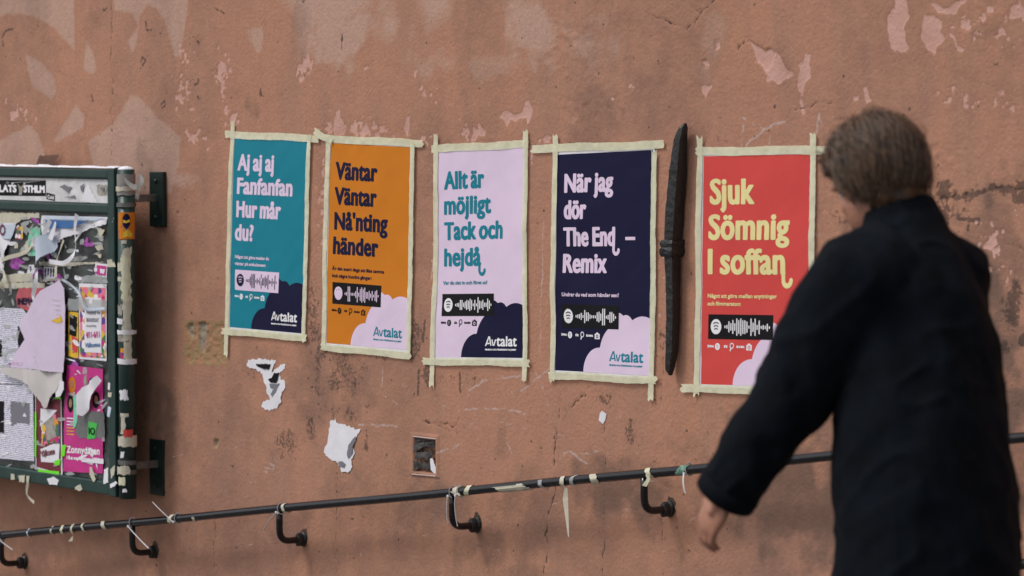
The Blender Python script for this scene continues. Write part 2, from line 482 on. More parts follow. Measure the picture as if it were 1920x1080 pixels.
# grime and stains, plus shade painted into the wall colour
D = B_dirt_shade
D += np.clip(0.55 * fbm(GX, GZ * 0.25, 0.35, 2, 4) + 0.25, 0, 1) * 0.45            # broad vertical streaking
D += 0.34 * np.clip((0.55 - (GZ - 0.14 * GX)) / 0.8, 0, 1)                           # greyed grime and painted dimming towards the sloping street
for args in [(600, 720, 90, 120, 0.55, 1), (800, 280, 60, 80, 0.35, 2), (1120, 200, 60, 130, 0.5, 3), (1250, 150, 60, 120, 0.42, 4), (300, 760, 35, 220, 0.75, 5),  # last one paints the post's soft shadow on the wall
             (285, 540, 30, 130, 0.6, 6), (430, 770, 70, 60, 0.4, 7), (1160, 930, 120, 60, 0.8, 1), (1000, 960, 60, 160, 0.55, 2), (800, 950, 70, 60, 0.6, 3),  # first one carries on the painted post shadow
             (560, 1000, 60, 50, 0.6, 4), (890, 1030, 50, 80, 0.55, 5), (120, 1030, 200, 50, 0.5, 6), (1350, 930, 90, 120, 0.5, 7), (1620, 430, 90, 90, 0.6, 1),
             (280, 320, 25, 60, 0.5, 2), (480, 215, 15, 30, 0.6, 3), (1300, 330, 30, 220, 0.35, 4), (1850, 60, 60, 50, 0.5, 5), (1470, 130, 40, 60, 0.3, 6),
             (1620, 940, 300, 200, 0.85, 6), (1870, 640, 80, 240, 0.95, 2), (1860, 480, 60, 110, 0.6, 3), (640, 640, 60, 60, 0.5, 3), (900, 30, 40, 120, 0.25, 4), (560, 40, 25, 60, 0.35, 2), (170, 40, 20, 60, 0.35, 3),  # first three deepen right-side grime with painted shade behind the person
             (650, 920, 60, 60, 0.4, 5), (1480, 640, 60, 60, 0.3, 5), (1060, 560, 30, 120, 0.3, 6)]:
    add_blob(B_dirt_shade, *args, rag=0.55, s=0.12)
# mould, tar and soot flecks
for args in [(598, 670, 12, 60, 0.62, 1), (640, 700, 40, 80, 0.55, 2), (585, 800, 14, 50, 0.6, 3), (540, 830, 25, 35, 0.6, 4), (688, 820, 8, 50, 0.75, 5), (780, 640, 18, 60, 0.62, 6),
             (590, 600, 16, 90, 0.6, 7), (470, 700, 20, 20, 0.45, 1), (800, 700, 6, 20, 0.7, 2), (1180, 815, 14, 30, 0.6, 3), (1137, 750, 14, 16, 0.6, 4), (1243, 640, 9, 30, 0.5, 5),
             (870, 720, 8, 30, 0.55, 6), (1305, 600, 8, 60, 0.6, 7), (880, 715, 90, 12, 0.4, 1), (720, 660, 50, 20, 0.45, 2),
             (1720, 395, 20, 35, 0.75, 3), (1893, 590, 22, 60, 0.85, 4), (1830, 540, 16, 30, 0.75, 5), (1805, 400, 35, 22, 0.6, 6), (1910, 370, 20, 14, 0.85, 7), (1880, 650, 16, 20, 0.7, 1),
             (1610, 420, 10, 30, 0.7, 2), (1918, 640, 8, 14, 1.0, 3), (1570, 400, 20, 40, 0.45, 4), (1340, 260, 30, 12, 0.35, 4)]:
    add_blob(B_dark, *args, rag=0.55, s=0.06)
add_poly(B_dark, [xz(*q) for q in [(1752, 330), (1782, 332), (1784, 500), (1770, 500), (1752, 480)]], soft=0.02, sparse=0.35, amp=0.95, wob=0.01, seed=2)
add_line(B_dark, [xz(*q) for q in [(1690, 368), (1760, 362), (1800, 366), (1850, 356), (1925, 352)]], r=0.03, brk=0.5, wob=0.01)
for q in [((1815, 415), (1814, 430)), ((1795, 410), (1835, 412)), ((785, 350 + 345), (784, 740)), ((862, 700), (863, 735)), ((796, 600), (793, 640))]:
    add_line(B_dark, [xz(*q[0]), xz(*q[1])], r=0.012)
for i in range(260):   # scattered pits and flecks
    x = random.uniform(-100, 1990); y = random.uniform(-40, 1090)
    if y > 560 or random.random() < 0.35:
        add_blob(B_dark if random.random() < 0.7 else A_chalk, x, y, random.uniform(2.5, 6), random.uniform(2, 6), random.uniform(0.4, 0.9), i, 0.5, 0.012)
# graffiti rings faintly left top left
for p in [[(4, 85), (2, 70), (8, 58), (22, 54)], [(274, 40), (276, 55), (284, 56)], [(265, 115), (268, 105), (274, 112), (268, 123)], [(304, 196), (310, 190), (311, 198), (305, 202)],
          [(488, 168), (487, 178), (494, 182)], [(172, 178), (175, 190), (170, 190)], [(366, 160), (374, 155), (372, 148)], [(405, 15), (420, 25)]]:
    add_line(B_dark, [xz(*q) for q in p], r=0.011, wob=0.002, brk=0.2)
# exposed old mortar patch left of the first poster, and the painted-over opening
add_poly(B_mort, poly_px([(343, 600), (426, 602), (426, 686), (344, 684)]), soft=0.02, wob=0.006, amp=0.76)
add_poly(B_mort, poly_px([(349, 606), (362, 606), (363, 632), (358, 637), (350, 625)]), soft=0.008, wob=0.002)
add_poly(B_mort, poly_px([(370, 603), (388, 603), (387, 640), (381, 662), (376, 664), (370, 640)]), soft=0.008, wob=0.002)
add_poly(B_mort, poly_px([(402, 822), (411, 822), (411, 838), (407, 843), (402, 838)]), soft=0.008, wob=0.002)
add_poly(A_peel, poly_px([(352, 640), (360, 650), (356, 668), (350, 660)]), soft=0.02, wob=0.003)

# the relief itself
fine = 0.0004 * vnoise(GX, GZ, 0.06, 5) + 0.00035 * fbm(GX, GZ, 0.02, 3, 1)
disp = wl(GX, GZ) + fine
step = lambda a, t=0.5, w=0.06: np.clip((a - t) / w + 0.5, 0, 1)
disp -= 0.0016 * step(A_peel)
deep = np.zeros(GX.shape)
for p in ([(430, 195), (460, 230), (530, 270), (550, 255), (580, 290), (560, 350), (540, 380), (520, 370), (480, 330), (460, 270)], [(255, 215), (285, 215), (285, 260), (265, 270)],
          [(195, 320), (215, 315), (230, 365), (205, 365)]):
    add_poly(deep, poly_px(p, 2.866, 1250, 0), soft=0.02, wob=0.004)
disp -= 0.003 * step(deep)
disp -= 0.0035 * np.clip((B_mort - 0.55) / 0.2, 0, 1) * (0.8 + 0.8 * fbm(GX, GZ, 0.02, 6, 3)) + 0.008 * np.clip((B_mort - 0.8) / 0.15, 0, 1)
disp -= 0.0018 * np.clip((A_crack - 0.62) / 0.3, 0, 1)
# opening: a ledge frame round a shallow niche with torn bitumen paper
HOLE = [xz(779, 820), xz(817, 822), xz(817, 888), xz(779, 886)]
hx0, hz1 = xz(778, 819); hx1, hz0 = xz(818, 889)
niche = (GX > hx0) & (GX < hx1) & (GZ > hz0) & (GZ < hz1)
disp[niche] -= 0.016 + 0.006 * fbm(GX, GZ, 0.02, 2, 3)[niche]
B_dark[niche] = np.maximum(B_dark[niche], 0.62 + 0.4 * vnoise(GX, GZ, 0.03, 3)[niche])  # recess shade painted into the niche colour for depth
ring = (GX > hx0 - 0.02) & (GX < hx1 + 0.02) & (GZ > hz0 - 0.012) & (GZ < hz1 + 0.012) & ~niche
disp[ring] += 0.004
# rumpled trowel marks
for (x, y, rx, ry) in [(1100, 200, 60, 60), (1750, 300, 60, 40), (1060, 80, 60, 60)]:
    cx, cz = xz(x, y); ex, _ = xz(x + rx, y); _, ez = xz(x, y + ry)
    r = np.sqrt(((GX - cx) / (ex - cx)) ** 2 + ((GZ - cz) / (cz - ez)) ** 2)
    disp += 0.0014 * np.clip(1.3 - r, 0, 1) * (1 - 2 * np.abs(fbm(GX + 0.6 * GZ, GZ - 0.4 * GX, 0.04, 2, 2)))

nx, nz = GX.shape
me = bpy.data.meshes.new('plaster_wall')
co = np.stack([GX.ravel(), -disp.ravel(), GZ.ravel()], 1).astype(np.float32)
me.vertices.add(nx * nz); me.vertices.foreach_set('co', co.ravel())
ii, jj = np.meshgrid(np.arange(nx - 1), np.arange(nz - 1), indexing='ij')
v0 = (ii * nz + jj).ravel()
quads = np.stack([v0, v0 + nz, v0 + nz + 1, v0 + 1], 1).astype(np.int32)
nq = len(quads)
me.loops.add(nq * 4); me.loops.foreach_set('vertex_index', quads.ravel())
me.polygons.add(nq); me.polygons.foreach_set('loop_start', np.arange(0, nq * 4, 4, dtype=np.int32))
me.polygons.foreach_set('use_smooth', np.ones(nq, bool))
me.update(calc_edges=True)
for nm, ch in (('marks', (A_light, A_peel, A_crack, A_chalk)), ('stains', (B_dirt_shade, B_dark, B_mort, B_grey))):  # first stains channel carries grime and painted shade
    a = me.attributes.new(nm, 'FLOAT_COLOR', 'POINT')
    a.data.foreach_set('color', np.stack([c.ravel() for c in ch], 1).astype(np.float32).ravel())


def wall_material():
    m = bpy.data.materials.new('terracotta_plaster'); m.use_nodes = True
    n = m.node_tree; L = n.links
    b = n.nodes['Principled BSDF']; b.inputs['Roughness'].default_value = 0.88; b.inputs['Specular IOR Level'].default_value = 0.25
    g = n.nodes.new('ShaderNodeNewGeometry')

    def attr(name):
        a = n.nodes.new('ShaderNodeAttribute'); a.attribute_name = name
        s = n.nodes.new('ShaderNodeSeparateColor'); L.new(a.outputs['Color'], s.inputs[0])
        return s.outputs[0], s.outputs[1], s.outputs[2], a.outputs['Alpha']
    light, peel, crack, chalk = attr('marks')
    dirt_shade, dark, mort, grey = attr('stains')

    def noise(scale, detail=5, rough=0.6, vec=None, dist=0.0):
        t = n.nodes.new('ShaderNodeTexNoise'); t.inputs['Scale'].default_value = scale; t.inputs['Detail'].default_value = detail
        t.inputs['Roughness'].default_value = rough; t.inputs['Distortion'].default_value = dist
        L.new(vec if vec else g.outputs['Position'], t.inputs['Vector'])
        return t.outputs['Fac']

    def mth(op, a, b_=None, c=None):
        t = n.nodes.new('ShaderNodeMath'); t.operation = op
        for i, v in enumerate((a, b_, c)):
            if v is None: continue
            if isinstance(v, (int, float)): t.inputs[i].default_value = v
            else: L.new(v, t.inputs[i])
        return t.outputs[0]

    def ramp(v, lo, hi, a=0.0, b_=1.0):
        t = n.nodes.new('ShaderNodeMapRange')
        t.inputs['From Min'].default_value = lo; t.inputs['From Max'].default_value = hi
        t.inputs['To Min'].default_value = a; t.inputs['To Max'].default_value = b_
        L.new(v, t.inputs['Value']); return t.outputs[0]

    def mix(f, a, c):
        t = n.nodes.new('ShaderNodeMix'); t.data_type = 'RGBA'
        if isinstance(f, (int, float)): t.inputs[0].default_value = f
        else: L.new(f, t.inputs[0])
        for s, v in ((t.inputs[6], a), (t.inputs[7], c)):
            if isinstance(v, tuple): s.default_value = v
            else: L.new(v, s)
        return t.outputs[2]
    mp = n.nodes.new('ShaderNodeMapping'); mp.inputs['Scale'].default_value = (1, 1, 0.22); L.new(g.outputs['Position'], mp.inputs['Vector'])
    n_big = noise(1.6, 5, 0.6); n_mid = noise(9, 6, 0.65); n_fin = noise(70, 5, 0.7); n_str = noise(7, 6, 0.6, mp.outputs[0], 0.4)
    col = mix(ramp(n_big, 0.35, 0.65), WALL_A, WALL_B)
    col = mix(ramp(n_mid, 0.42, 0.7, 0, 0.55), col, WALL_C)
    col = mix(ramp(n_str, 0.48, 0.72, 0, 0.5), col, WALL_D)
    col = mix(mth('MULTIPLY', ramp(mth('ADD', light, mth('MULTIPLY', n_mid, 0.35)), 0.42, 0.95), 0.72), col, WALL_L)
    # thin grey grime together with the painted wall shade
    dn = mth('ADD', mth('MULTIPLY', dirt_shade, 0.98), mth('MULTIPLY', mth('SUBTRACT', n_mid, 0.5), 0.7))
    col = mix(ramp(dn, 0.1, 0.95, 0, 0.78), col, GRIME_SHADE)
    col = mix(ramp(n_fin, 0.35, 0.75, 0, 0.22), col, (0.13, 0.075, 0.055, 1))
    pl = ramp(mth('ADD', peel, mth('MULTIPLY', mth('SUBTRACT', n_fin, 0.5), 0.28)), 0.485, 0.515)
    col = mix(mth('MULTIPLY', pl, 0.9), col, mix(ramp(n_mid, 0.4, 0.65), PEEL_A, PEEL_B))
    mo = ramp(mth('ADD', mort, mth('MULTIPLY', mth('SUBTRACT', n_fin, 0.5), 0.2)), 0.36, 0.42)
    col = mix(mth('MULTIPLY', mo, 0.95), col, mix(ramp(noise(30, 5, 0.7), 0.45, 0.55), S(150, 128, 92), S(164, 122, 94)))
    mo2 = ramp(mort, 0.78, 0.9)
    col = mix(mo2, col, mix(n_fin, S(88, 78, 68), S(188, 172, 150)))
    dk = ramp(mth('ADD', dark, mth('MULTIPLY', mth('SUBTRACT', noise(70, 8, 0.8), 0.5), 2.6)), 0.48, 0.66)
    col = mix(mth('MULTIPLY', dk, 0.66), col, (0.03, 0.028, 0.028, 1))
    ck = ramp(mth('ADD', crack, mth('MULTIPLY', mth('SUBTRACT', n_fin, 0.5), 0.35)), 0.80, 0.92)
    col = mix(mth('MULTIPLY', ck, 0.8), col, (0.035, 0.025, 0.022, 1))
    ch = ramp(mth('ADD', chalk, mth('MULTIPLY', mth('SUBTRACT', noise(240, 3, 0.8), 0.5), 1.3)), 0.62, 0.95)
    col = mix(mth('MULTIPLY', ch, 0.6), col, (0.58, 0.5, 0.5, 1))
    # pin-size flecks
    fk = ramp(noise(45, 2, 0.4), 0.735, 0.75)
    col = mix(mth('MULTIPLY', fk, 0.75), col, (0.05, 0.04, 0.04, 1))
    L.new(col, b.inputs['Base Color'])
    h = mth('ADD', mth('MULTIPLY', noise(85, 2, 0.5), 1.5), mth('MULTIPLY', noise(190, 3, 0.6), 0.5))
    bp = n.nodes.new('ShaderNodeBump'); bp.inputs['Strength'].default_value = 0.85; bp.inputs['Distance'].default_value = 0.0017
    L.new(h, bp.inputs['Height']); L.new(bp.outputs['Normal'], b.inputs['Normal'])
    return m


WALL_A, WALL_B, WALL_C, WALL_D = S(188, 137, 110), S(180, 132, 110), S(171, 124, 104), S(157, 122, 107)
WALL_L, GRIME_SHADE = S(196, 162, 146), S(98, 82, 74)
PEEL_A, PEEL_B = S(208, 164, 152), S(196, 150, 136)
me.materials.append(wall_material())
wall = bpy.data.objects.new('plaster_wall', me)
C.objects.link(wall)
tag(wall, 'weathered terracotta plaster wall with peeling paint, stains and chalk marks, behind the posters', 'wall')


# ------------------------------------------------------------------ ground: a street that climbs along the wall and levels out
def ground_z(x):
    return min(-0.48 + 0.143 * x, 0.14 + 0.01 * (x - 4.3)) if x > 4.3 else -0.48 + 0.143 * x


gv, gf = [], []
gx = list(np.linspace(-60, -9, 6)) + list(np.linspace(-8.5, 9, 36)) + [14, 30, 60]
gy = [0.03, -0.4, -0.8, -1.6, -3, -5, -8, -14, -30, -60]
for x in gx:
    for y in gy: gv.append((x, y, ground_z(max(min(x, 20), -20)) + (0.01 * math.sin(x * 3 + y))))
for i in range(len(gx) - 1):
    for j in range(len(gy) - 1):
        a = i * len(gy) + j
        gf.append((a, a + 1, a + len(gy) + 1, a + len(gy)))
M['ground'] = mat('street_paving', (0.14, 0.13, 0.125, 1), rough=0.85, var=0.4, vscale=6, bump=0.004, bscale=40)
g = mesh_obj('ground', gv, gf, M['ground'])
tag(g, kind='structure')


# ------------------------------------------------------------------ flat print: glyph outlines thickened through a distance field
_glyph_cache = {}


def text_outline(body):
    cu = bpy.data.curves.new('t', 'FONT'); cu.body = body; cu.fill_mode = 'NONE'; cu.resolution_u = 4; cu.space_character = 1.05; cu.space_word = 0.75
    o = bpy.data.objects.new('t', cu); C.objects.link(o)
    dg = bpy.context.evaluated_depsgraph_get()
    mm = o.evaluated_get(dg).to_mesh()
    v = np.array([p.co[:2] for p in mm.vertices]); e = np.array([x.vertices[:] for x in mm.edges])
    s = np.stack([v[e[:, 0]], v[e[:, 1]]], 1)
    o.evaluated_get(dg).to_mesh_clear()
    bpy.data.objects.remove(o); bpy.data.curves.remove(cu)
    return s


CAPH = None


def sdf_segments(seg, xs, ys, pad):
    """signed distance (inside positive) of an outline on grid xs,ys"""
    nx, ny = len(xs), len(ys)
    D_ = np.full((nx, ny), pad * 2.0)
    par = np.zeros((nx, ny), bool)
    for (ax, ay), (bx, by) in seg:
        i0, i1 = np.searchsorted(xs, [min(ax, bx) - pad, max(ax, bx) + pad]); j0, j1 = np.searchsorted(ys, [min(ay, by) - pad, max(ay, by) + pad])
        X = xs[i0:i1, None]; Y = ys[None, j0:j1]
        dx, dy = bx - ax, by - ay
        t = np.clip(((X - ax) * dx + (Y - ay) * dy) / (dx * dx + dy * dy + 1e-14), 0, 1)
        D_[i0:i1, j0:j1] = np.minimum(D_[i0:i1, j0:j1], np.hypot(X - ax - t * dx, Y - ay - t * dy))
        if ay != by:
            jj = np.nonzero((ys > min(ay, by)) & (ys <= max(ay, by)))[0]
            for j in jj:
                xc = ax + (ys[j] - ay) / dy * dx
                par[:np.searchsorted(xs, xc), j] ^= True
    return np.where(par, D_, -D_)


def iso_faces(F, xs, ys, run=10):
    """polygons covering F>0"""
    verts, faces, cache = [], [], {}

    def V(x, y):
        k = (round(x, 7), round(y, 7))
        if k not in cache:
            cache[k] = len(verts); verts.append(k)
        return cache[k]
    pos = F > 0
    nx, ny = F.shape
    full = pos[:-1, :-1] & pos[1:, :-1] & pos[:-1, 1:] & pos[1:, 1:]
    anyp = pos[:-1, :-1] | pos[1:, :-1] | pos[:-1, 1:] | pos[1:, 1:]
    for j in range(ny - 1):
        i = 0
        row = full[:, j]
        nzr = np.nonzero(anyp[:, j])[0]
        if len(nzr) == 0: continue
        i = nzr[0]; end = nzr[-1]
        while i <= end:
            if row[i]:
                k = i
                while k + 1 <= end and row[k + 1] and k - i < run: k += 1
                faces.append((V(xs[i], ys[j]), V(xs[k + 1], ys[j]), V(xs[k + 1], ys[j + 1]), V(xs[i], ys[j + 1])))
                i = k + 1; continue
            if anyp[i, j]:
                cs = [(i, j), (i + 1, j), (i + 1, j + 1), (i, j + 1)]
                pl = []
                for q in range(4):
                    a, b_ = cs[q], cs[(q + 1) % 4]
                    fa, fb = F[a], F[b_]
                    if fa > 0: pl.append(V(xs[a[0]], ys[a[1]]))
                    if (fa > 0) != (fb > 0):
                        t = fa / (fa - fb)
                        pl.append(V(xs[a[0]] + (xs[b_[0]] - xs[a[0]]) * t, ys[a[1]] + (ys[b_[1]] - ys[a[1]]) * t))
                pl2 = [pl[q] for q in range(len(pl)) if pl[q] != pl[q - 1]]
                if len(set(pl2)) >= 3 and len(set(pl2)) == len(pl2): faces.append(tuple(pl2))
            i += 1
    return verts, faces


def cap_height():
    global CAPH
    if CAPH is None:
        s = text_outline('H'); CAPH = s[..., 1].max()
    return CAPH


def contour_ids(s):
    """number of the closed outline each edge belongs to"""
    key = {}
    par = list(range(len(s)))

    def find(a):
        while par[a] != a: par[a] = par[par[a]]; a = par[a]
        return a
    for i, e in enumerate(s):
        for p in e:
            k = (round(float(p[0]), 4), round(float(p[1]), 4))
            if k in key: par[find(i)] = find(key[k])
            key[k] = i
    roots = [find(i) for i in range(len(s))]
    ids = {r_: n_ for n_, r_ in enumerate(sorted(set(roots)))}
    return np.array([ids[r_] for r_ in roots])


def x_height():
    global XH
    if XH is None: XH = text_outline('x')[..., 1].max()
    return XH


XH = None


def text_shape(body, x0, x1, base, cap, bold, cell, hook=None, y_down=True):
    """glyph polygons of body in metres, fitted between x0 and x1, baseline at base (up is +y)"""
    key = (body, round(x1 - x0, 4), round(cap, 4), bold, hook)
    if key not in _glyph_cache:
        s = text_outline(body).copy()
        AN = 1.75 if cap > 0.02 else 1.0                    # strokes are thickened more sideways than upwards
        bv = bold / AN
        ch_ = cap_height(); xh_ = x_height(); tx = 0.735 * ch_     # taller lower case, as on the posters
        y_ = s[..., 1].copy()
        if cap > 0.02:
            comp = contour_ids(s)
            for c_ in range(comp.max() + 1):
                sel = comp == c_
                yy = y_[sel]
                if yy.min() > xh_ * 1.04 and yy.max() > xh_ * 1.1 and np.ptp(yy) < 0.6 * (ch_ - xh_) + 0.08 and np.ptp(yy) < 0.35 * ch_:
                    y_[sel] = yy + (tx - xh_) * (0.75 if yy.min() < ch_ * 0.98 else 0.45)
                else:
                    y_[sel] = np.where(yy < 0, yy, np.where(yy < xh_, yy * tx / xh_, np.where(yy < ch_, tx + (yy - xh_) * (ch_ - tx) / (ch_ - xh_), yy)))
        s[..., 1] = y_ * ((cap - 2 * bv) / ch_) + bv
        xmin, xmax = s[..., 0].min(), s[..., 0].max()
        s[..., 0] = (s[..., 0] - xmin) * ((x1 - x0 - 2 * bold) / (xmax - xmin)) + bold
        lo, hi = s[..., 1].min() - 3 * bold, s[..., 1].max() + 3 * bold
        W = x1 - x0
        xs = np.arange(-2 * cell, W + (0.05 if hook else 0) + 3 * cell, cell); ys = np.arange(lo - 2 * cell - (0.045 if hook else 0), hi + 2 * cell, cell)
        s2 = s.copy(); s2[..., 1] *= AN
        F = sdf_segments(s2, xs, ys * AN, bold + 2 * cell * AN) + bold
        if hook:
            hx, hw, hd, hr = hook     # stem x, half stroke, depth of the bowl below the baseline, bowl radius
            X, Y = xs[:, None], ys[None, :]
            cx = hx + hr; cy = -hd + hr
            ring = hw - np.abs(np.hypot(X - cx, Y - cy) - hr)
            ring = np.where(Y <= cy, ring, -1)
            st = np.minimum(hw - np.abs(X - hx), np.minimum(Y - cy, 0.01 - Y))
            tip = hw - np.hypot(X - (cx + hr), Y - cy)
            F = np.maximum(F, np.maximum(np.maximum(ring, st), tip))
        _glyph_cache[key] = iso_faces(F, xs, ys)
    v, f = _glyph_cache[key]
    return [(x0 + a, base + b_) for a, b_ in v], f


# ------------------------------------------------------------------ posters
def bil(q, s, t):
    tl, tr, bl, br = q
    return tuple((tl[k] * (1 - s) + tr[k] * s) * (1 - t) + (bl[k] * (1 - s) + br[k] * s) * t for k in (0, 1))


def poster_surface(x, z, seed):
    return wl(x, z) + 0.0042 + 0.0016 * vnoise(x + 0.5 * z, z, 0.13, seed) + 0.0007 * vnoise(x - z, z * 0.6, 0.05, seed + 2)


def strip(name, p0, p1, width, surf, m, parent=None, d=0.0, fold=0.0, wob=0.0015, seed=0, taper=1.0):
    """tape torn off at both ends, lying on surf(x,z)"""
    rnd = random.Random(seed * 13 + 5)
    p0 = np.array(p0); p1 = np.array(p1)
    L_ = np.linalg.norm(p1 - p0); u = (p1 - p0) / L_; w = np.array((-u[1], u[0]))
    n = max(6, int(L_ / 0.012)); nc = 5
    vs, fs = [], []
    ph = rnd.uniform(0, 6)
    for i in range(n + 1):
        for j in range(nc):
            a = i / n; c = j / (nc - 1) - 0.5
            e = 0
            if i in (0, n): e = rnd.uniform(-0.007, 0.007)
            ww = width * (1 + 0.05 * math.sin(a * L_ * 40 + ph)) * (1 + (taper - 1) * a)
            q = p0 + u * (a * L_ + e) + w * (c * ww + wob * math.sin(a * 9 + ph) + 0.0008 * rnd.uniform(-1, 1))
            y = surf(q[0], q[1]) + d + 0.0005 * rnd.random() + 0.0014 * max(0, float(vnoise(q[0] * 1.0, q[1], 0.018, seed % 7)) ) + fold * max(0, math.sin(a * L_ * 23 + ph) - 0.7)
            if i in (0, n): y += 0.0025 * rnd.random()
            vs.append((q[0], -y, q[1]))
    for i in range(n):
        for j in range(nc - 1):
            a = i * nc + j
            fs.append((a, a + 1, a + nc + 1, a + nc))
    return mesh_obj(name, vs, fs, m, parent, True)


def scan_bars(seed):
    r = random.Random(seed)
    hs_ = [0.12, 0.2]
    for k in range(20): hs_.append(r.choice([0.15, 0.25, 0.4, 0.5, 0.6, 0.75, 0.95]))
    hs_ += [0.12]
    return hs_


def add_round_bar(vs, fs, x0, x1, z0, z1, n=5):
    r = (x1 - x0) / 2; cx = (x0 + x1) / 2
    b = len(vs); z0_, z1_ = z0 + r, z1 - r
    for k in range(n): a = math.pi * k / (n - 1); vs.append((cx + r * math.cos(a), z1_ + r * math.sin(a)))
    for k in range(n): a = math.pi + math.pi * k / (n - 1); vs.append((cx + r * math.cos(a), z0_ + r * math.sin(a)))
    fs.append(tuple(range(b, len(vs))))


def disc(vs, fs, cx, cz, r, n=20, sx=1.0):
    b = len(vs)
    for k in range(n): a = 2 * math.pi * k / n; vs.append((cx + r * sx * math.cos(a), cz + r * math.sin(a)))
    fs.append(tuple(range(b, len(vs))))


def arc(vs, fs, cx, cz, r, w, a0, a1, n=8, sz=1.0):
    b = len(vs)
    for k in range(n + 1):
        a = math.radians(a0 + (a1 - a0) * k / n)
        for rr in (r - w, r + w): vs.append((cx + rr * math.cos(a), cz + rr * math.sin(a) * sz))
    for k in range(n): fs.append((b + 2 * k, b + 2 * k + 1, b + 2 * k + 3, b + 2 * k + 2))


PW, PH = 0.462, 0.70


def poster(q_px, bgc, textc, panelc, barc, cloudc, logoc, lines, caps, label, tapes, seed, hook_len=None):
    q = [xz(*p) for p in q_px]
    ctr = bil(q, 0.5, 1.0)
    root = empty('poster', (ctr[0], -wl(*ctr), ctr[1]))
    tag(root, label, 'poster', 'campaign posters taped in a row on the wall')

    def W3(x, y, lift):     # local metres, x right from left edge, y up from bottom edge
        s, t = x / PW, 1 - y / PH
        X, Z = bil(q, s, t)
        return (X, -(poster_surface(X, Z, seed) + lift), Z)

    def part(name, vs, fs, m, lift, parent=root):
        return mesh_obj(name, [W3(a, b_, lift) for a, b_ in vs], fs, m, parent, True)
    # white sheet and the coloured print on it
    def grid(x0, x1, y0, y1, nx_, ny_):
        vs = [(x0 + (x1 - x0) * i / nx_, y0 + (y1 - y0) * j / ny_) for i in range(nx_ + 1) for j in range(ny_ + 1)]
        fs = [(i * (ny_ + 1) + j, (i + 1) * (ny_ + 1) + j, (i + 1) * (ny_ + 1) + j + 1, i * (ny_ + 1) + j + 1) for i in range(nx_) for j in range(ny_)]
        return vs, fs
    part('paper_sheet', *grid(-0.010, PW + 0.010, -0.010, PH + 0.010, 32, 48), M['paper'], 0.0)
    part('colour_field', *grid(0, PW, 0, PH, 32, 48), M[bgc], 0.0003)
    # cloud
    xs = np.arange(0.0, PW + 0.001, 0.0035); xs[-1] = min(xs[-1], PW); ys = np.arange(0.0, 0.215, 0.0035)
    X, Y = xs[:, None], ys[None, :]
    Fc = np.full((len(xs), len(ys)), -1.0)
    for cx, cy, r in ((0.220, 0.0, 0.080), (0.320, 0.060, 0.1), (0.305, 0.155, 0.038), (0.345, 0.150, 0.036), (0.425, 0.085, 0.098), (0.38, 0.0, 0.12)):
        Fc = np.maximum(Fc, r - np.hypot(X - cx, Y - cy))
    part('cloud_print', *iso_faces(Fc, xs, ys, 6), M[cloudc], 0.0006)
    # headline
    k = 0
    for body, s0, s1, tb, ch, hook in lines:
        v, f = text_shape(body, s0 * PW, s1 * PW, PH * (1 - tb), ch * PH, 0.0053 if ch > 0.09 else 0.0043, 0.0015, hook)
        if body == '–': v, f = [(s0 * PW, PH * (1 - tb) + 0.019), (s1 * PW, PH * (1 - tb) + 0.019), (s1 * PW, PH * (1 - tb) + 0.029), (s0 * PW, PH * (1 - tb) + 0.029)], [(0, 1, 2, 3)]
        part('headline_lettering', v, f, M[textc], 0.0010)
    for body, s0, s1, tb in caps:
        v, f = text_shape(body, s0 * PW, s1 * PW, PH * (1 - tb), 0.0128, 0.0007, 0.0008)
        part('caption_lettering', v, f, M[textc], 0.0010)['kind'] = 'stuff'
    # scan panel
    px0, px1, pz0, pz1 = 0.065 * PW, 0.672 * PW, PH * (1 - 0.80), PH * (1 - 0.692)
    pan = part('code_panel', *grid(px0, px1, pz0, pz1, 8, 3), M[panelc], 0.0010)
    h = pz1 - pz0
    cy = (pz0 + pz1) / 2
    vs, fs = [], []
    x = px0 + h * 0.95
    bars = scan_bars(seed)
    stepx = (px1 - x - h * 0.12) / len(bars)
    for b_ in bars:
        add_round_bar(vs, fs, x, x + stepx * 0.56, cy - h * 0.36 * b_ - 0.001, cy + h * 0.36 * b_ + 0.001); x += stepx
    part('code_bars', vs, fs, M[barc], 0.0014, pan)['kind'] = 'stuff'
    vs, fs = [], []
    disc(vs, fs, px0 + h * 0.46, cy, h * 0.31)
    em = pan
    part('round_emblem', vs, fs, M[barc], 0.0014, pan)
    vs, fs = [], []
    for kk, (dz, r) in enumerate(((0.12, 0.20), (0.0, 0.165), (-0.11, 0.13))):
        arc(vs, fs, px0 + h * 0.46, cy + h * (dz - r * 0.55), h * r, h * 0.026, 40, 140, 8, 0.8)
    part('emblem_waves', vs, fs, M[panelc], 0.0018, em)['kind'] = 'stuff'
    # row of little icons
    ic = panelc if bgc in ('orange', 'pink') else 'white_ink'
    zi = PH * (1 - 0.833)
    for body, a0, a1 in (('ÖPPNA', 0.06, 0.122), ('SÖK', 0.215, 0.252), ('SKANNA', 0.335, 0.41)):
        v, f = text_shape(body, a0 * PW, a1 * PW, zi - 0.0035, 0.0075, 0.0006, 0.0007)
        part('icon_word', v, f, M[ic], 0.0010)['kind'] = 'stuff'
    vs, fs = [], []
    disc(vs, fs, 0.155 * PW, zi, 0.011)
    part('round_icon', vs, fs, M[ic], 0.0010)
    vs, fs = [], []
    arc(vs, fs, 0.292 * PW, zi + 0.003, 0.0078, 0.0016, 0, 360, 16)
    b0 = len(vs); vs += [(0.272 * PW, zi - 0.012), (0.280 * PW, zi - 0.0145), (0.290 * PW, zi - 0.004), (0.280 * PW, zi - 0.002)]; fs.append((b0, b0 + 1, b0 + 2, b0 + 3))
    part('magnifier_icon', vs, fs, M[ic], 0.0010)
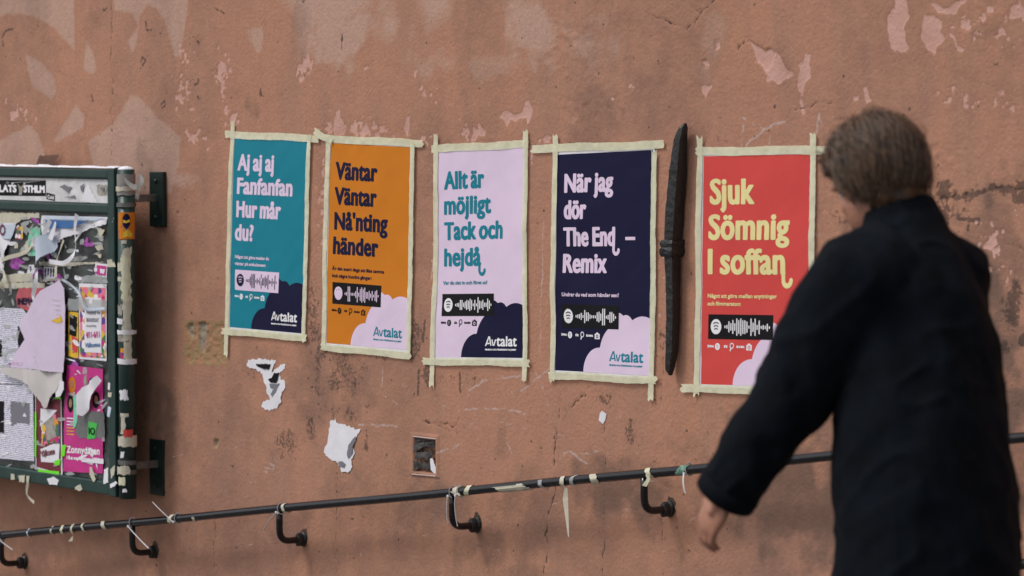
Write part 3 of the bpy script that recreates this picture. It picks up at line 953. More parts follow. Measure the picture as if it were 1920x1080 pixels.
    cxm = 0.452 * PW
    vs = [(cxm - 0.012, zi - 0.010), (cxm + 0.012, zi - 0.010), (cxm + 0.012, zi + 0.007), (cxm + 0.006, zi + 0.007), (cxm + 0.004, zi + 0.011), (cxm - 0.004, zi + 0.011), (cxm - 0.006, zi + 0.007), (cxm - 0.012, zi + 0.007)]
    part('camera_icon', vs, [tuple(range(8))], M[ic], 0.0010)
    vs, fs = [], []
    for dz, r in ((0.0035, 0.006), (0.0, 0.005), (-0.0035, 0.004)):
        arc(vs, fs, 0.155 * PW, zi + dz - 0.003, r, 0.0006, 35, 145, 6, 0.8)
    arc(vs, fs, cxm, zi - 0.0015, 0.0045, 0.0013, 0, 360, 12)
    part('icon_details', vs, fs, M[bgc], 0.0014)['kind'] = 'stuff'
    # word mark: a pointed A joined to v, then the rest
    zb = PH * (1 - 0.946)
    v, f = text_shape('talat', 0.700 * PW, 0.930 * PW, zb, 0.034, 0.0019, 0.0009)
    vs, fs = list(v), list(f)

    def bar(pts, w):
        P = [np.array(p) for p in pts]; b_ = len(vs)
        for i, p in enumerate(P):
            u = P[min(i + 1, len(P) - 1)] - P[max(i - 1, 0)]; u /= np.linalg.norm(u); nrm = np.array((-u[1], u[0])) * w * (1.15 if 0 < i < len(P) - 1 else 1)
            vs.extend([tuple(p - nrm), tuple(p + nrm)])
        for i in range(len(P) - 1): q_ = b_ + 2 * i; fs.append((q_, q_ + 1, q_ + 3, q_ + 2))
    x0 = 0.585 * PW
    bar([(x0, zb + 0.001), (x0 + 0.0165, zb + 0.033)], 0.0030)
    bar([(x0 + 0.0185, zb + 0.033), (x0 + 0.0275, zb + 0.002)], 0.0030)
    bar([(x0 + 0.0085, zb + 0.0085), (x0 + 0.021, zb + 0.0105)], 0.0022)
    bar([(x0 + 0.0315, zb + 0.023), (x0 + 0.039, zb + 0.002)], 0.0028)
    bar([(x0 + 0.0418, zb + 0.002), (x0 + 0.0500, zb + 0.023)], 0.0028)
    part('word_mark', vs, fs, M[logoc], 0.0010)
    v, f = text_shape('PENSION OCH FÖRSÄKRING VIA JOBBET', 0.58 * PW, 0.925 * PW, PH * (1 - 0.966), 0.0056, 0.0005, 0.0006)
    part('small_lettering', v, f, M[logoc], 0.0010)['kind'] = 'stuff'
    for i, (a, b_) in enumerate(tapes):
        lift = 0.0016 + 0.0009 * i
        strip('tape_strip', xz(*a), xz(*b_), 0.0245 if i else 0.026, lambda X, Z: poster_surface(X, Z, seed), M['tape'], root, lift, fold=0.0025, seed=seed * 7 + i)
    return root


poster([(441, 260), (579, 264), (433, 613), (568, 625)], 'teal', 'pink', 'pink', 'navy', 'navy', 'white_ink',
       [('Aj aj aj', 0.06, 0.56, 0.168, 0.088, None), ('Fanfanfan', 0.06, 0.82, 0.292, 0.088, None), ('Hur mår', 0.06, 0.67, 0.415, 0.088, None), ('du?', 0.045, 0.31, 0.538, 0.088, None)],
       [('Något att göra medan du', 0.06, 0.53, 0.632), ('väntar på ambulansen:', 0.06, 0.49, 0.668)],
       'teal poster with pale pink headline and navy cloud, nearest the notice board',
       [((424, 252), (600, 260)), ((438, 226), (427, 668)), ((583, 252), (572, 640)), ((420, 620), (580, 634))], 1)
poster([(621, 268), (772, 276), (614, 643), (765, 656)], 'orange', 'navy', 'black_print', 'pink', 'pink', 'teal',
       [('Väntar', 0.07, 0.60, 0.18, 0.088, None), ('Väntar', 0.07, 0.60, 0.305, 0.088, None), ("Nå'nting", 0.07, 0.735, 0.43, 0.088, None), ('händer', 0.065, 0.625, 0.552, 0.088, None)],
       [('Är det snart dags att läsa samma', 0.06, 0.70, 0.632), ('bok några hundra gånger:', 0.06, 0.55, 0.668)],
       'orange poster with dark headline and pale pink cloud, between the teal and the pink poster',
       [((612, 260), (796, 269)), ((617, 256), (609, 654)), ((776, 265), (768, 670)), ((606, 650), (774, 667)), ((592, 246), (626, 266))], 2)
poster([(822, 286), (984, 276), (818, 669), (981, 671)], 'pink', 'teal', 'black_print', 'white_ink', 'navy', 'white_ink',
       [('Allt är', 0.08, 0.55, 0.183, 0.088, None), ('möjligt', 0.08, 0.625, 0.306, 0.088, None), ('Tack och', 0.08, 0.765, 0.43, 0.088, None),
        ('hejdå', 0.08, 0.52, 0.558, 0.088, (0.194, 0.0060, 0.028, 0.014))],
       [('Var du sist in och först ut?', 0.07, 0.595, 0.647)],
       'pale pink poster with teal headline and navy cloud, third of the row',
       [((812, 279), (993, 270)), ((821, 250), (812, 726)), ((989, 245), (986, 713)), ((796, 677), (996, 680))], 3)
poster([(1049, 290), (1228, 281), (1043, 694), (1223, 704)], 'navy', 'pink', 'black_print', 'white_ink', 'pink', 'teal',
       [('När jag', 0.08, 0.60, 0.178, 0.088, None), ('dör', 0.08, 0.32, 0.30, 0.088, None), ('The End', 0.075, 0.625, 0.425, 0.088, (0.247, 0.0060, 0.024, 0.012)), ('–', 0.73, 0.83, 0.425, 0.088, None),
        ('Remix', 0.075, 0.54, 0.547, 0.088, None)],
       [('Undrar du vad som händer sen?', 0.07, 0.67, 0.655)],
       'dark navy poster with pale pink headline, left of the iron wall tie',
       [((1000, 279), (1249, 271)), ((1046, 254), (1038, 716)), ((1232, 281), (1226, 751)), ((1034, 703), (1237, 713))], 4)
poster([(1322, 293), (1520, 289), (1318, 720), (1516, 726)], 'red', 'cream', 'black_print', 'white_ink', 'pink', 'teal',
       [('Sjuk', 0.065, 0.49, 0.212, 0.112, None), ('Sömnig', 0.055, 0.815, 0.367, 0.112, None), ('I soffan', 0.055, 0.78, 0.517, 0.112, (0.326, 0.0078, 0.034, 0.0165))],
       [('Något att göra mellan snytningar', 0.055, 0.70, 0.620), ('och filmmaraton:', 0.055, 0.375, 0.654)],
       'red poster with cream headline partly hidden by the walking person',
       [((1310, 284), (1556, 281)), ((1316, 257), (1311, 741)), ((1526, 250), (1520, 738)), ((1283, 728), (1540, 733))], 5)


# ------------------------------------------------------------------ generic tubes and boxes
def tube(path, radii, n=14, cap=True, sx=1.0, frame_up=None):
    """loft of circles along a path; returns verts, faces"""
    P = [np.array(p, float) for p in path]
    vs, fs = [], []
    prev = None
    for i, p in enumerate(P):
        d = (P[min(i + 1, len(P) - 1)] - P[max(i - 1, 0)]); d /= np.linalg.norm(d)
        if prev is None:
            ref = np.array(frame_up if frame_up else (0, 0, 1.0))
            if abs(d @ ref) > 0.9: ref = np.array((1.0, 0, 0))
            a = np.cross(d, ref); a /= np.linalg.norm(a)
        else:
            a = prev - d * (prev @ d); a /= np.linalg.norm(a)
        prev = a
        b = np.cross(d, a)
        r = radii[i] if hasattr(radii, '__len__') else radii
        ra, rb = (r if hasattr(r, '__len__') else (r * sx, r))
        for k in range(n):
            t = 2 * math.pi * k / n
            vs.append(tuple(p + a * ra * math.cos(t) + b * rb * math.sin(t)))
    for i in range(len(P) - 1):
        for k in range(n):
            a0 = i * n + k; a1 = i * n + (k + 1) % n
            fs.append((a0, a1, a1 + n, a0 + n))
    if cap:
        fs.append(tuple(reversed(range(n)))); fs.append(tuple(range((len(P) - 1) * n, len(P) * n)))
    return vs, fs


def box(x0, x1, y0, y1, z0, z1, bev=0.0, name='part', m=None, parent=None, segs=2):
    bm = bmesh.new()
    bmesh.ops.create_cube(bm, size=1)
    for v in bm.verts:
        v.co = Vector(((x0 + x1) / 2 + v.co.x * (x1 - x0), (y0 + y1) / 2 + v.co.y * (y1 - y0), (z0 + z1) / 2 + v.co.z * (z1 - z0)))
    if bev: bmesh.ops.bevel(bm, geom=bm.edges[:], offset=bev, segments=segs, profile=0.6, affect='EDGES')
    return bm_obj(name, bm, m, parent, False)


def bezier(p0, p1, p2, n):
    return [tuple(np.array(p0) * (1 - t) ** 2 + 2 * np.array(p1) * t * (1 - t) + np.array(p2) * t * t) for t in [k / n for k in range(n + 1)]]


# ------------------------------------------------------------------ sheets of torn paper
def jag(pts, amp, step, seed, only=None):
    r = random.Random(seed)
    out = []
    n = len(pts)
    for k in range(n):
        a = np.array(pts[k]); b = np.array(pts[(k + 1) % n])
        out.append(tuple(a))
        if only is not None and k not in only: continue
        L_ = np.linalg.norm(b - a); m_ = int(L_ / step)
        w = np.array((-(b - a)[1], (b - a)[0])) / (L_ + 1e-9)
        for i in range(1, m_):
            out.append(tuple(a + (b - a) * (i + r.uniform(-0.3, 0.3)) / m_ + w * r.uniform(-amp, amp)))
    return out


def sheet(name, pts, d, m, parent=None, surf=None, bulge=None, seed=0, spacing=0.02, jagamp=0.0, jagstep=0.008, only=None, wr=0.0006, thick=0.0):
    """paper with outline pts (x,z metres), at distance d from the wall"""
    P = jag(pts, jagamp, jagstep, seed, only) if jagamp > 0 else list(pts)
    xs = [p[0] for p in P]; zs = [p[1] for p in P]
    V = [Vector(p) for p in P]; n = len(V)
    X, Z = np.meshgrid(np.arange(min(xs) + spacing / 2, max(xs), spacing), np.arange(min(zs) + spacing / 2, max(zs), spacing), indexing='ij')
    if X.size:
        ins = poly_in(X, Z, P) & (seg_dist(X, Z, P, True) > spacing * 0.35)
        V += [Vector((a, b)) for a, b in zip(X[ins], Z[ins])]
    res = delaunay_2d_cdt(V, [], [list(range(n))], 1, 1e-6)
    vs = []
    for v in res[0]:
        y = d + (surf(v.x, v.y) if surf else 0) + wr * float(vnoise(v.x, v.y, 0.04, seed % 7)) + (bulge(v.x, v.y) if bulge else 0)
        vs.append((v.x, -y, v.y))
    return mesh_obj(name, vs, res[2], m, parent, True)


def text_px(name, body, p0, p1, cap_px, d, m, parent=None, bold=0.0008, surf=None, bulge=None, cell=None):
    """line of print whose baseline runs from photo pixel p0 to p1"""
    a = np.array(xz(*p0, d)); b = np.array(xz(*p1, d)); L_ = np.linalg.norm(b - a)
    cap = cap_px * (xz(p0[0], p0[1], d)[1] - xz(p0[0], p0[1] + 1, d)[1])
    u = (b - a) / L_; w = np.array((-u[1], u[0]))
    v, f = text_shape(body, 0, L_, 0, cap, bold, cell or max(0.0007, cap / 14))
    vs = []
    for x, y in v:
        q = a + u * x + w * y
        vs.append((q[0], -(d + (surf(*q) if surf else 0) + (bulge(*q) if bulge else 0)), q[1]))
    return mesh_obj(name, vs, f, m, parent)


def PX(pts, d):
    return [xz(x, y, d) for x, y in pts]


def wsheet(px, label, m, seed, jagamp=0.004, cat='paper scrap', name='torn_paper', **k):
    o = sheet(name, PX(px, 0), 0.0022, m, None, surf=wl, seed=seed, spacing=0.012, jagamp=jagamp, wr=0.0012, **k)
    if label: tag(o, label, cat)
    return o


def crop(pts, s, ox, oy): return [(ox + x / s, oy + y / s) for x, y in pts]


# torn paper left on the wall (330,580 crop, scale 3.097)
t1 = wsheet(crop([(420, 290), (500, 288), (583, 295), (570, 330), (560, 365), (610, 320), (640, 318), (636, 345), (605, 370), (612, 410), (636, 418), (640, 450), (618, 480), (612, 545), (590, 575),
                  (545, 590), (498, 565), (510, 535), (548, 525), (528, 470), (526, 440), (512, 420), (505, 375), (470, 345), (415, 335)], 3.097, 330, 580),
            'ragged white poster remnant shaped like a seven, on the wall below the teal poster', M['paper'], 4)
for k, (pp, mm) in enumerate([([(470, 316), (556, 318), (545, 348), (515, 345), (475, 328)], 'black_print'), ([(575, 370), (608, 368), (590, 428), (556, 425), (540, 405), (565, 395)], 'black_print'),
                              ([(548, 432), (590, 432), (608, 430), (585, 480), (565, 505), (556, 490), (575, 462), (555, 455)], 'grey_ink')]):
    sheet('ink_patch', PX(crop(pp, 3.097, 330, 580), 0), 0.0046, M[mm], t1, surf=wl, seed=k, spacing=0.012, jagamp=0.0015, jagstep=0.006)
t2 = wsheet(crop([(900, 648), (925, 645), (930, 632), (936, 655), (980, 668), (1030, 685), (1045, 700), (1078, 694), (1055, 740), (1030, 800), (1045, 830), (1025, 870), (1032, 915), (1005, 948), (965, 940),
                  (950, 890), (915, 880), (875, 850), (863, 830), (885, 760), (890, 700)], 3.097, 330, 580),
            'white torn poster scrap on bare wall, lower and wider than the seven-shaped one', M['paper'], 8)
for k, (pp, mm) in enumerate([([(1050, 735), (1056, 742), (1035, 800), (1036, 830), (1010, 868), (1002, 840), (1010, 790)], 'grey_ink'), ([(952, 885), (975, 880), (995, 900), (985, 920), (960, 912)], 'grey_ink')]):
    sheet('ink_patch', PX(crop(pp, 3.097, 330, 580), 0), 0.0046, M[mm], t2, surf=wl, seed=k, spacing=0.012, jagamp=0.0015, jagstep=0.006)
wsheet([(1126, 775), (1130, 770), (1139, 776), (1137, 786), (1132, 795), (1124, 788)], 'tiny lone white paper scrap on the wall below the navy poster', M['paper'], 3, jagamp=0.001)
# bitumen paper scraps in the niche
bt = [([(1400, 730), (1500, 738), (1498, 760), (1390, 768), (1385, 742)], 0), ([(1382, 775), (1508, 765), (1508, 800), (1440, 795), (1400, 830), (1380, 820)], 1),
      ([(1395, 830), (1495, 825), (1480, 872), (1440, 862), (1395, 872)], 2), ([(1380, 880), (1440, 885), (1490, 905), (1460, 935), (1425, 915), (1380, 938)], 3)]
niche_root = empty('wall_niche', (xz(798, 886)[0], 0, xz(798, 886)[1]))
tag(niche_root, 'small rectangular opening in the plaster lined with torn black paper', 'wall niche')
for pp, s_ in bt:
    sheet('black_lining', PX(crop(pp, 3.097, 330, 580), 0), -0.001 + 0.001 * s_, M['bitumen'], niche_root, surf=wl, seed=s_, spacing=0.012, jagamp=0.003, jagstep=0.006, wr=0.003)
for a, b_ in (((776, 818), (820, 823)), ((775, 889), (820, 893))):
    p, q = xz(*a), xz(*b_)
    v, f = tube([(p[0], -wl(*p) - 0.003, p[1]), (q[0], -wl(*q) - 0.003, q[1])], 0.003, 6)
    mesh_obj('ledge', v, f, bpy.data.materials['terracotta_plaster'], niche_root)
wsheet(crop([(1482, 868), (1495, 862), (1510, 905), (1520, 945), (1508, 955), (1485, 930)], 3.097, 330, 580), 'narrow white paper scrap stuck in the small wall niche', M['paper'], 6, jagamp=0.002)

# lifted flake of plaster above the board
fk = sheet('plaster_flake', PX([(72, 311), (85, 292), (124, 290), (112, 302), (107, 311)], 0), 0.012, mat('plaster_flake', S(150, 112, 98), rough=0.9, var=0.2, bump=0.002, bscale=90), None,
           surf=wl, bulge=lambda x, z: 0.02 * max(0, (z - 1.44) / 0.05), seed=2, spacing=0.01, jagamp=0.002)
tag(fk, 'loose curled flake of plaster standing out just above the notice board', 'plaster flake')

# ------------------------------------------------------------------ wrought iron wall tie
ir = empty('iron_wall_tie', tuple(at(1257, 703, 0.0)))
tag(ir, 'long black wrought iron wall tie with a collar, between navy and red poster', 'wall tie')


def forged(name, pts, seed):
    """pts: (px x, px y, half width m, half depth m)"""
    vs, fs = [], []
    nk = 12
    rr = random.Random(seed)
    rows = []
    for k in range(len(pts) - 1):
        (x0, y0, w0, d0), (x1, y1, w1, d1) = pts[k], pts[k + 1]
        m_ = max(2, int(abs(y1 - y0) / 9))
        for i in range(m_ + (k == len(pts) - 2)):
            t = i / m_
            rows.append((x0 + (x1 - x0) * t, y0 + (y1 - y0) * t, w0 + (w1 - w0) * t, d0 + (d1 - d0) * t))
    for (x, y, w, dd) in rows:
        p = at(x, y, 0.03)
        for k in range(nk):
            a = 2 * math.pi * k / nk + math.pi / 4
            c, s = math.cos(a), math.sin(a)
            sq = 1 / max(abs(c), abs(s)) * 0.88 + 0.12
            j = 1 + 0.035 * rr.uniform(-1, 1)
            vs.append((p[0] + c * w * sq * j, p[1] + s * dd * sq * j + 0.0, p[2] + 0.002 * rr.uniform(-1, 1)))
    for i in range(len(rows) - 1):
        for k in range(nk):
            a0 = i * nk + k; a1 = i * nk + (k + 1) % nk
            fs.append((a0, a1, a1 + nk, a0 + nk))
    fs.append(tuple(reversed(range(nk)))); fs.append(tuple(range((len(rows) - 1) * nk, len(rows) * nk)))
    return mesh_obj(name, vs, fs, M['iron'], ir)


forged('upper_bar', [(1284, 232, 0.004, 0.005), (1281, 240, 0.009, 0.012), (1276, 262, 0.014, 0.017), (1271, 320, 0.019, 0.021), (1265, 400, 0.021, 0.022), (1262, 452, 0.020, 0.021)], 1)
forged('collar', [(1262, 450, 0.026, 0.027), (1261, 456, 0.029, 0.030), (1261, 463, 0.026, 0.028), (1261, 468, 0.029, 0.031), (1260, 476, 0.030, 0.030), (1260, 481, 0.024, 0.026)], 2)
forged('lower_bar', [(1261, 480, 0.018, 0.019), (1262, 540, 0.016, 0.017), (1262, 600, 0.015, 0.017), (1260, 660, 0.014, 0.015), (1257, 680, 0.012, 0.013), (1256, 694, 0.010, 0.010), (1257, 703, 0.004, 0.005)], 3)

# ------------------------------------------------------------------ handrail
RD = 0.11
r0 = np.array(at(10, 1003, RD)); r1 = np.array(at(1535, 857, RD))
rs = (r1 - r0) / (r1[0] - r0[0])


def rail_at(x, drop=0.0): return r0 + rs * (x - r0[0]) - np.array((0, 0, drop))


hr = empty('handrail', (float(rail_at(-0.5)[0]), 0, float(rail_at(-0.5)[2]) - 0.2))
tag(hr, 'glossy black tubular handrail sloping upwards along the wall on curved brackets', 'handrail')
v, f = tube([rail_at(x) + np.array((0, 0.0012 * math.sin(x * 5), 0.0012 * math.sin(x * 4.1))) for x in np.linspace(-4.6, 3.9, 60)], 0.0150, 16)
mesh_obj('rail', v, f, M['rail'], hr, True)


def bracket(x, parent, drop=0.0):
    p = rail_at(x, drop)
    low = p + np.array((0, 0, -0.118)); wallp = np.array((p[0], 0.004, low[2] - 0.0))
    path = [tuple(p + np.array((0, 0, -0.012))), tuple(p + np.array((0, 0, -0.04)))] + bezier(p + np.array((0, 0, -0.072)), low, low + np.array((0, 0.045, 0)), 8) + [tuple(low + np.array((0, 0.08, 0))), (p[0], -0.004, low[2])]
    v, f = tube(path, 0.0122, 12)
    b = mesh_obj('bracket', v, f, M['rail'], parent, True)
    # boss at the wall, uneven casting
    rr = random.Random(int(x * 100))
    vs, fs = [], []
    n = 14
    for k, (dy, r) in enumerate(((0.0, 0.022), (-0.006, 0.024), (-0.012, 0.019), (-0.020, 0.021), (-0.032, 0.020), (-0.036, 0.012))):
        for j in range(n):
            a = 2 * math.pi * j / n
            q = r * (1 + 0.07 * rr.uniform(-1, 1))
            vs.append((p[0] + q * math.cos(a) * 0.8, dy, low[2] + q * math.sin(a) * 1.15))
    for i in range(5):
        for j in range(n):
            a0 = i * n + j; a1 = i * n + (j + 1) % n
            fs.append((a0, a1, a1 + n, a0 + n))
    fs.append(tuple(range(5 * n, 6 * n)))
    bo = mesh_obj('wall_boss', vs, fs, M['iron'], b, False)
    # crumbled hole in the plaster behind the boss
    P = [(p[0] + 0.026 * math.cos(a) * rr.uniform(0.7, 1.15), low[2] + 0.008 + 0.034 * math.sin(a) * rr.uniform(0.75, 1.2)) for a in np.linspace(0, 2 * math.pi, 12, endpoint=False)]
    h = sheet('crumbled_plaster', P, 0.001, M['mortar'], b, surf=wl, seed=int(x * 10) % 7, spacing=0.01, jagamp=0.003, jagstep=0.01)
    return b


BX = [float(at(px, py, RD)[0]) for px, py in ((2, 1003), (248, 982), (524, 955), (848, 917), (1208, 886), (1597, 850), (1990, 810))]
for x in BX: bracket(x, hr)
# second, lower rail seen at the right edge
lr = empty('lower_handrail', (3.0, 0, float(rail_at(3.0)[2]) - 0.55))
tag(lr, 'short lower black rail below the main handrail, at the right edge behind the person', 'handrail')
p_low = np.array(at(1895, 1059, RD)); DROP = float(rail_at(p_low[0])[2] - p_low[2])
v, f = tube([rail_at(x, DROP) for x in np.linspace(2.02, 3.9, 14)], 0.0150, 16)
mesh_obj('rail', v, f, M['rail'], lr, True)
for x in (2.3, 3.3): bracket(x, lr, DROP)


# cable ties and tape bits on the rail
def tie(px, py, tip, label, lean=0.0):
    c = np.array(at(px, py, RD)); c = rail_at(c[0])
    root = empty('cable_tie', tuple(c))
    tag(root, label, 'cable tie', 'white cable ties on the handrail')
    n = 20
    u = rs / np.linalg.norm(rs)
    a = np.array((0, 1.0, 0)); b = np.cross(u, a)
    path = [c + a * 0.0180 * math.cos(t) + b * 0.0185 * math.sin(t) * 1.05 + u * (0.006 * math.sin(t * 0.5 + lean)) for t in np.linspace(0, 2 * math.pi, n)]
    v, f = tube(path, [(0.0026, 0.0012)] * n, 6)
    mesh_obj('loop', v, f, M['tie'], root)
    head = c + np.array((0.0, -0.0185, -0.012))
    box(head[0] - 0.0045, head[0] + 0.0045, head[1] - 0.003, head[1] + 0.003, head[2] - 0.004, head[2] + 0.004, 0.001, 'lock_head', M['tie'], root, 1)
    t = np.array(at(tip[0], tip[1], RD + 0.03))
    mid = (head + t) / 2 + np.array((0.0, -0.012, 0.006))
    v, f = tube(bezier(head, mid, t, 8), [(0.0026, 0.0011)] * 9, 6)
    mesh_obj('tail', v, f, M['tie'], root)


tie(4, 1001, (24, 1031), 'white cable tie with a thin tail at the lowest bracket, left edge')
tie(248, 982, (279, 1028), 'white cable tie on the rail at the second bracket, tail hanging right')
tie(333, 972, (286, 941), 'white cable tie beside tape knot, its tail sticking up to the left')
tie(526, 953, (493, 997), 'white cable tie on the rail at the third bracket, tail hanging left')
tie(848, 917, (840, 983), 'white cable tie at the fourth bracket, its long tail crossing the bracket')
tie(862, 915, (858, 987), 'white cable tie next to the tape bow, right of the fourth bracket')
tie(1291, 878, (1285, 925), 'thin cable tie with hanging tail on the rail beside the walking arm')


def wrap(px, py, w, m, label, hang=None, name='tape_scrap', turn=5.0, group=None):
    """tape wound round the rail, maybe with an end hanging down"""
    c = np.array(at(px, py, RD)); c = rail_at(c[0])
    u = rs / np.linalg.norm(rs); a = np.array((0, 1.0, 0)); b = np.cross(u, a)
    rr = random.Random(px)
    vs, fs = [], []
    n = 18
    for i in range(n + 1):
        t = -2.2 + turn * i / n
        rad = 0.0158 + 0.0022 * rr.random()
        o_ = c - a * rad * math.cos(t) + b * rad * math.sin(t)
        sh = 0.45 * w * math.sin(t * 0.9 + px)
        for j in (-0.5, 0, 0.5):
            vs.append(tuple(o_ + u * (w * j * rr.uniform(0.85, 1.1) + sh)))
    for i in range(n):
        for j in (0, 1):
            q = i * 3 + j; fs.append((q, q + 1, q + 4, q + 3))
    if hang:
        s = np.array(c) + np.array((0, -0.0180, -0.002))
        b0 = len(vs)
        m_ = len(hang)
        pts = [s] + [np.array(at(hx, hy, RD + 0.018)) for hx, hy, hw in hang]
        ws = [w * 0.8] + [hw for _, _, hw in hang]
        for k, p in enumerate(pts):
            for j in (-0.5, 0.5):
                vs.append((p[0] + ws[k] * j, p[1] - 0.006 * math.sin(k * 2.1) * j * 2, p[2] + 0.003 * rr.uniform(-1, 1)))
        for k in range(len(pts) - 1):
            q = b0 + 2 * k; fs.append((q, q + 1, q + 3, q + 2))
    o = mesh_obj(name, vs, fs, M[m], None, True)
    if label: tag(o, label, 'tape scrap', group)
    return o


wrap(57, 997, 0.010, 'paper_blue', 'faint pale blue tape ring on the rail near its left end')
wrap(101, 994, 0.012, 'tape_old', 'thin worn tape ring on the rail, left of the yellowish scrap')
wrap(120, 991, 0.018, 'tape', 'small yellowish tape scrap on the lower left rail', [(119, 1004, 0.012)])
wrap(139, 989, 0.016, 'tape_old', 'twisted tape strip with a free end hanging, on the left rail', [(137, 1003, 0.014), (132, 1015, 0.016)])
wrap(160, 988, 0.014, 'tape_old', 'narrow whitish tape ring on the left rail, right of the hanging strip')
wrap(197, 984, 0.024, 'tape_old', 'wide slanting tape ring on the rail left of the second bracket')
wrap(326, 974, 0.026, 'tape_old', 'knot of whitish tape on the rail below the tilted cable tie', [(325, 980, 0.02)])
wrap(366, 965, 0.018, 'tape_old', 'little tape scrap on top of the rail, right of the knot', turn=2.2)
wrap(538, 950, 0.016, 'tape_old', 'pale tape ring just right of the third bracket')
wrap(865, 918, 0.030, 'tape_old', 'bow of whitish tape wound round the rail at the fourth bracket', [(858, 930, 0.045), (848, 922, 0.02)])
wrap(880, 913, 0.026, 'tape', 'cream tape turn beside the bow at the fourth bracket')
wrap(945, 909, 0.16, 'tape_old', 'long flattened tape strip along the top of the rail', turn=2.4)
wrap(985, 903, 0.03, 'tape_old', 'slanted torn tape piece on the rail, right of the flattened strip', turn=2.6)
wrap(1022, 903, 0.02, 'tape_clear', 'milky thin tape ring midway between fourth and fifth bracket', turn=3)
wrap(1057, 896, 0.02, 'tape_old', 'tape tied to the rail with a long pale ribbon hanging straight down', [(1061, 915, 0.026), (1060, 935, 0.014), (1063, 970, 0.016), (1066, 1006, 0.018)])
wrap(1080, 899, 0.018, 'tape_clear', 'cloudy tape ring to the right of the hanging ribbon')
wrap(1114, 893, 0.035, 'tape_old', 'whitish tape flap on the rail left of the fifth bracket', turn=3.4)
wrap(1222, 888, 0.022, 'tape', 'bright cream torn tape stuck across the rail over the fifth bracket', [(1216, 898, 0.028), (1208, 912, 0.01)])
wrap(1282, 880, 0.04, 'green_dark', 'green sticker with white lettering wrapped round the rail near the hand', turn=3.4, name='rail_sticker')

# ------------------------------------------------------------------ notice board
BD = 0.170     # front face of the frame
XL = -3.95     # board runs on out of the picture to the left
xr = float(at(214, 320, BD)[0]); xs_ = float(at(203, 600, BD)[0])
zt = [float(at(205, y, BD)[2]) for y in (317, 335, 383, 401)]
zb = [float(at(212, y, BD)[2]) for y in (905, 930)]
board = empty('notice_board', (xr, -0.15, zb[1]))
tag(board, 'dark green framed glazed notice board on a post, covered in torn flyers', 'notice board')
YF, YB = -BD, -0.115
box(XL, xs_ - 0.001, YF, YB, zt[1], zt[0], 0.006, 'top_rail', M['green_metal'], board)
box(XL, xs_ - 0.001, YF, YB, zt[3], zt[2], 0.006, 'middle_rail', M['green_metal'], board)
box(XL, xs_ - 0.001, YF, YB, zb[1], zb[0], 0.006, 'bottom_rail', M['green_metal'], board)
box(xs_, xr, YF - 0.002, YB, zb[1] - 0.004, zt[0] + 0.003, 0.006, 'stile', M['green_metal'], board)
box(XL, xs_ - 0.002, -0.128, YB + 0.004, zt[3], zt[1], 0, 'back_panel', M['back'], board)
hp = box(XL, xs_ - 0.003, YF + 0.012, -0.130, zt[2] + 0.001, zt[1] - 0.001, 0, 'header_panel', M['header'], board)
box(XL, xs_ - 0.003, YF + 0.020, -0.130, zb[0] + 0.001, zt[3] - 0.001, 0, 'backing_sheet', M['back'], board)
GD = BD - 0.010
box(XL, xs_ - 0.004, -GD, -GD + 0.004, zb[0] + 0.002, zt[3] - 0.002, 0, 'glass_pane', M['glass'], board)
for z in (zt[1], zt[2]): box(XL, xs_ - 0.004, YF + 0.006, YF + 0.012, z - 0.003 if z == zt[1] else z - 0.001, z + 0.001 if z == zt[1] else z + 0.003, 0, 'rubber_seal', M['rubber'], board)
# rough frost lying on the frame and post
fx = np.arange(XL, xr + 0.004, 0.012)
vs, fs = [], []
for i, x in enumerate(fx):
    h = 0.006 + 0.003 * float(vnoise(x, 0, 0.03, 2)) + 0.002 * float(vnoise(x, 0, 0.012, 3))
    if i >= len(fx) - 2: h *= 0.4
    for (y, z) in ((YF - 0.001, 0.0005), (YF - 0.0005, h * 0.75), (YF + 0.012, h), (YB - 0.01, h), (YB + 0.001, 0.0005)):
        vs.append((x, y, zt[0] + 0.003 + z))
for i in range(len(fx) - 1):
    for j in range(4): a = i * 5 + j; fs.append((a, a + 5, a + 6, a + 1))
snow = mesh_obj('snow', vs, fs, M['frost'], None, True)
tag(snow, 'thin white snow layer on the top edge of the notice board', 'snow')

# post
pc = at(238, 600, 0.15); pxc = float(pc[0]); ptop = float(at(238, 318, 0.15)[2]); pbot = float(at(238, 934, 0.15)[2])
pr = 16.0 / 495
v, f = tube([(pxc, -0.15, pbot), (pxc, -0.15, ptop)], pr, 28)
mesh_obj('post', v, f, M['green_metal'], board, False).data.polygons.foreach_set('use_smooth', [True] * 28 + [False] * 2)
v, f = tube([(pxc, -0.15, ptop - 0.001), (pxc, -0.15, ptop + 0.004), (pxc, -0.15, ptop + 0.010), (pxc, -0.15, ptop + 0.013)], [pr * 0.98, pr * 0.9, pr * 0.6, pr * 0.2], 20)
sp = mesh_obj('snow', v, f, M['frost'], None, True)
tag(sp, 'little white snow cap on top of the round green post', 'snow')
